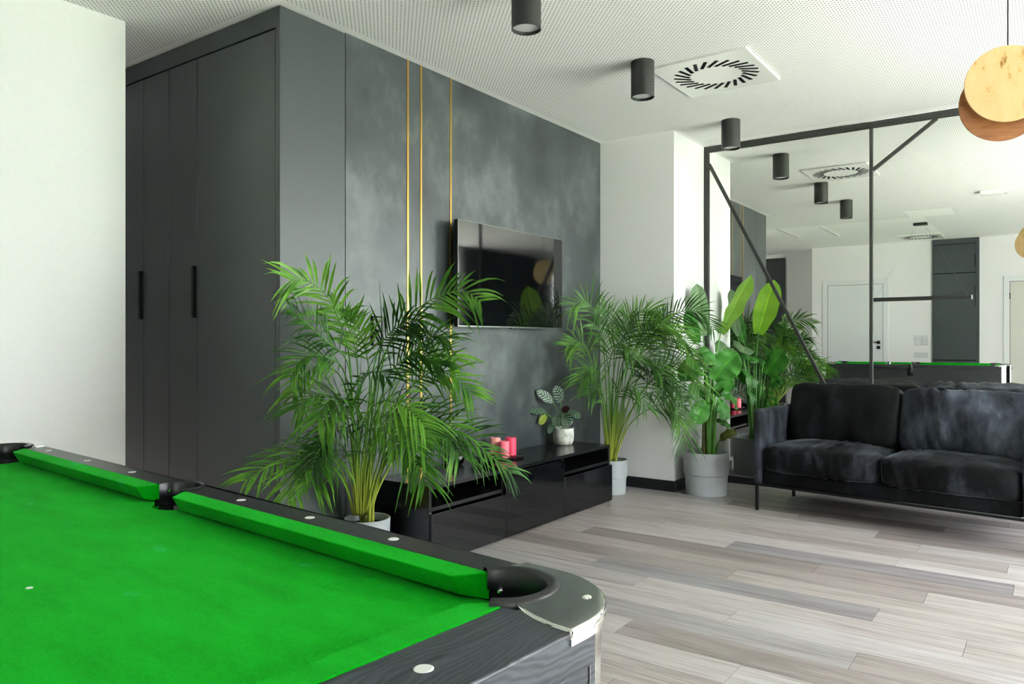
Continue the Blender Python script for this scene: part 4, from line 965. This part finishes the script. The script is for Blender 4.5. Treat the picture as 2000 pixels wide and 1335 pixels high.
t = thing('tall_cabinet', 'tall grey built-in cabinet on the rear wall, seen in the mirror', 'cabinet', (XB, 1.190, 0))
MB().b2((0.0, -0.298, 0), (0.02, 0.298, H-0.004)).build('carcass', M['gap_black'], t)
for y in (-0.302, 0.299): MB().b2((0.0, y, 0), (0.036, y+0.003 if y > 0 else y+0.036, H-0.004)).build('side_strip', M['anthracite'], t)
MB().b2((0.02, -0.262, 2.547), (0.036, 0.298, H-0.004)).build('top_filler', M['anthracite'], t)
for z0, z1 in ((0.08, 0.797), (0.811, 2.101), (2.115, 2.535)):
    dd = MB().b2((0.02, -0.262, z0), (0.036, 0.298, z1)).build('door', M['anthracite'], t, bevel=0.0015)
    MB().b2((0.036, -0.258, z0+(z1-z0)*0.15 if z1 > 2.2 else z1-0.50 if z1 > 1 else z1-0.25), (0.052, -0.244, z0+(z1-z0)*0.15+0.2 if z1 > 2.2 else z1-0.2 if z1 > 1 else z1-0.05)).build('handle', M['handle_black'], dd)
for (y, z, n, lb) in ((1.705, 1.105, 2, 'white double switch plate on the rear wall nearer the white door'), (1.605, 1.105, 2, 'white double switch plate on the rear wall nearer the grey cabinet')):
    s = thing('switch_plate', lb, 'switch', (XB, y, z))
    MB().b2((0, -0.042, -0.078), (0.008, 0.042, 0.078)).build('frame', M['switch_white'], s, bevel=0.003)
    for zz in (-0.037, 0.037): MB().b2((0.008, -0.031, zz-0.031), (0.013, 0.031, zz+0.031)).build('rocker', M['switch_white'], s, bevel=0.002)
s = thing('socket_plate', 'white double socket plate low under the switches on the rear wall', 'socket', (XB, 1.655, 0.88))
MB().b2((0, -0.092, -0.04), (0.008, 0.092, 0.04)).build('frame', M['switch_white'], s, bevel=0.003)
for y in (-0.046, 0.046): MB().lathe([(0.026, 0.008), (0.024, 0.013), (0.020, 0.009), (0, 0.009)], (0, y, 0), 20, axis='X').build('socket', M['switch_white'], s, smooth=True)
# dark curtain between the windows (seen only as a reflection in the television)
cg = []
for k in range(81):
    x = -0.66+2.62*k/80; cg.append([(x, YW+0.07+0.028*math.sin(k*1.7), z) for z in (0.03, 1.3, H-0.02)])
o = MB().grid(cg).build('curtain', M['curtain'], None, smooth='all')
o['label'] = 'dark floor-length curtain between the windows, reflected in the television'; o['category'] = 'curtain'
so = o.modifiers.new('thickness', 'SOLIDIFY'); so.thickness = 0.004

# ------------------------------------------------------------------ garden outside the windows
struct(MB().b2((-8, -6.2, -0.3), (12, YW-0.21, -0.05)), 'bounce_terrace', speckle(mat('pale_bounce_paving', (212, 211, 210), 0.9), 8, 0.06))  # unseen pale ground, added to reflect light up to the ceiling
struct(MB().b2((-8, -14, -0.3), (12, -6.2, -0.06)), 'lawn', speckle(mat('lawn_green', (96, 128, 62), 0.95), 8, 0.3))
hm = leaf_mat('hedge_leaf', [(0.3, lin((60, 104, 40))), (0.7, lin((140, 176, 84)))])
rg = random.Random(2)
for i, (x, y, r, h) in enumerate(((-4.6, -6.4, 1.2, 4.0), (-6.9, -8.4, 1.2, 4.4), (3.6, -9.6, 1.2, 2.4))):
    s = thing('shrub', ('tall leafy shrub in the garden nearest the rear wall window', 'tallest leafy shrub at the far end of the garden', 'low leafy shrub in the garden opposite the sofa')[i], 'shrub', (x, y, -0.05))
    b = MB()
    for k in range(2200):
        v = Vector((rg.gauss(0, 1), rg.gauss(0, 1), rg.gauss(0, 1))).normalized()*rg.uniform(0.75, 1.05)
        c = Vector((v.x*r, v.y*r, h/2+v.z*h/2)); a = Vector((rg.uniform(-1, 1), rg.uniform(-1, 1), rg.uniform(-1, 1))).normalized(); e2 = a.orthogonal().normalized()
        b.grid([[c-a*0.15, c-e2*0.09], [c+e2*0.09, c+a*0.15]])
    b.build('foliage', hm, s, kind='stuff')
    MB().tube([(0, 0, 0), (0.05, 0, h*0.4), (0, 0.05, h*0.7)], [0.08, 0.06, 0.03], 8).build('trunk', M['pseudostem'], s)
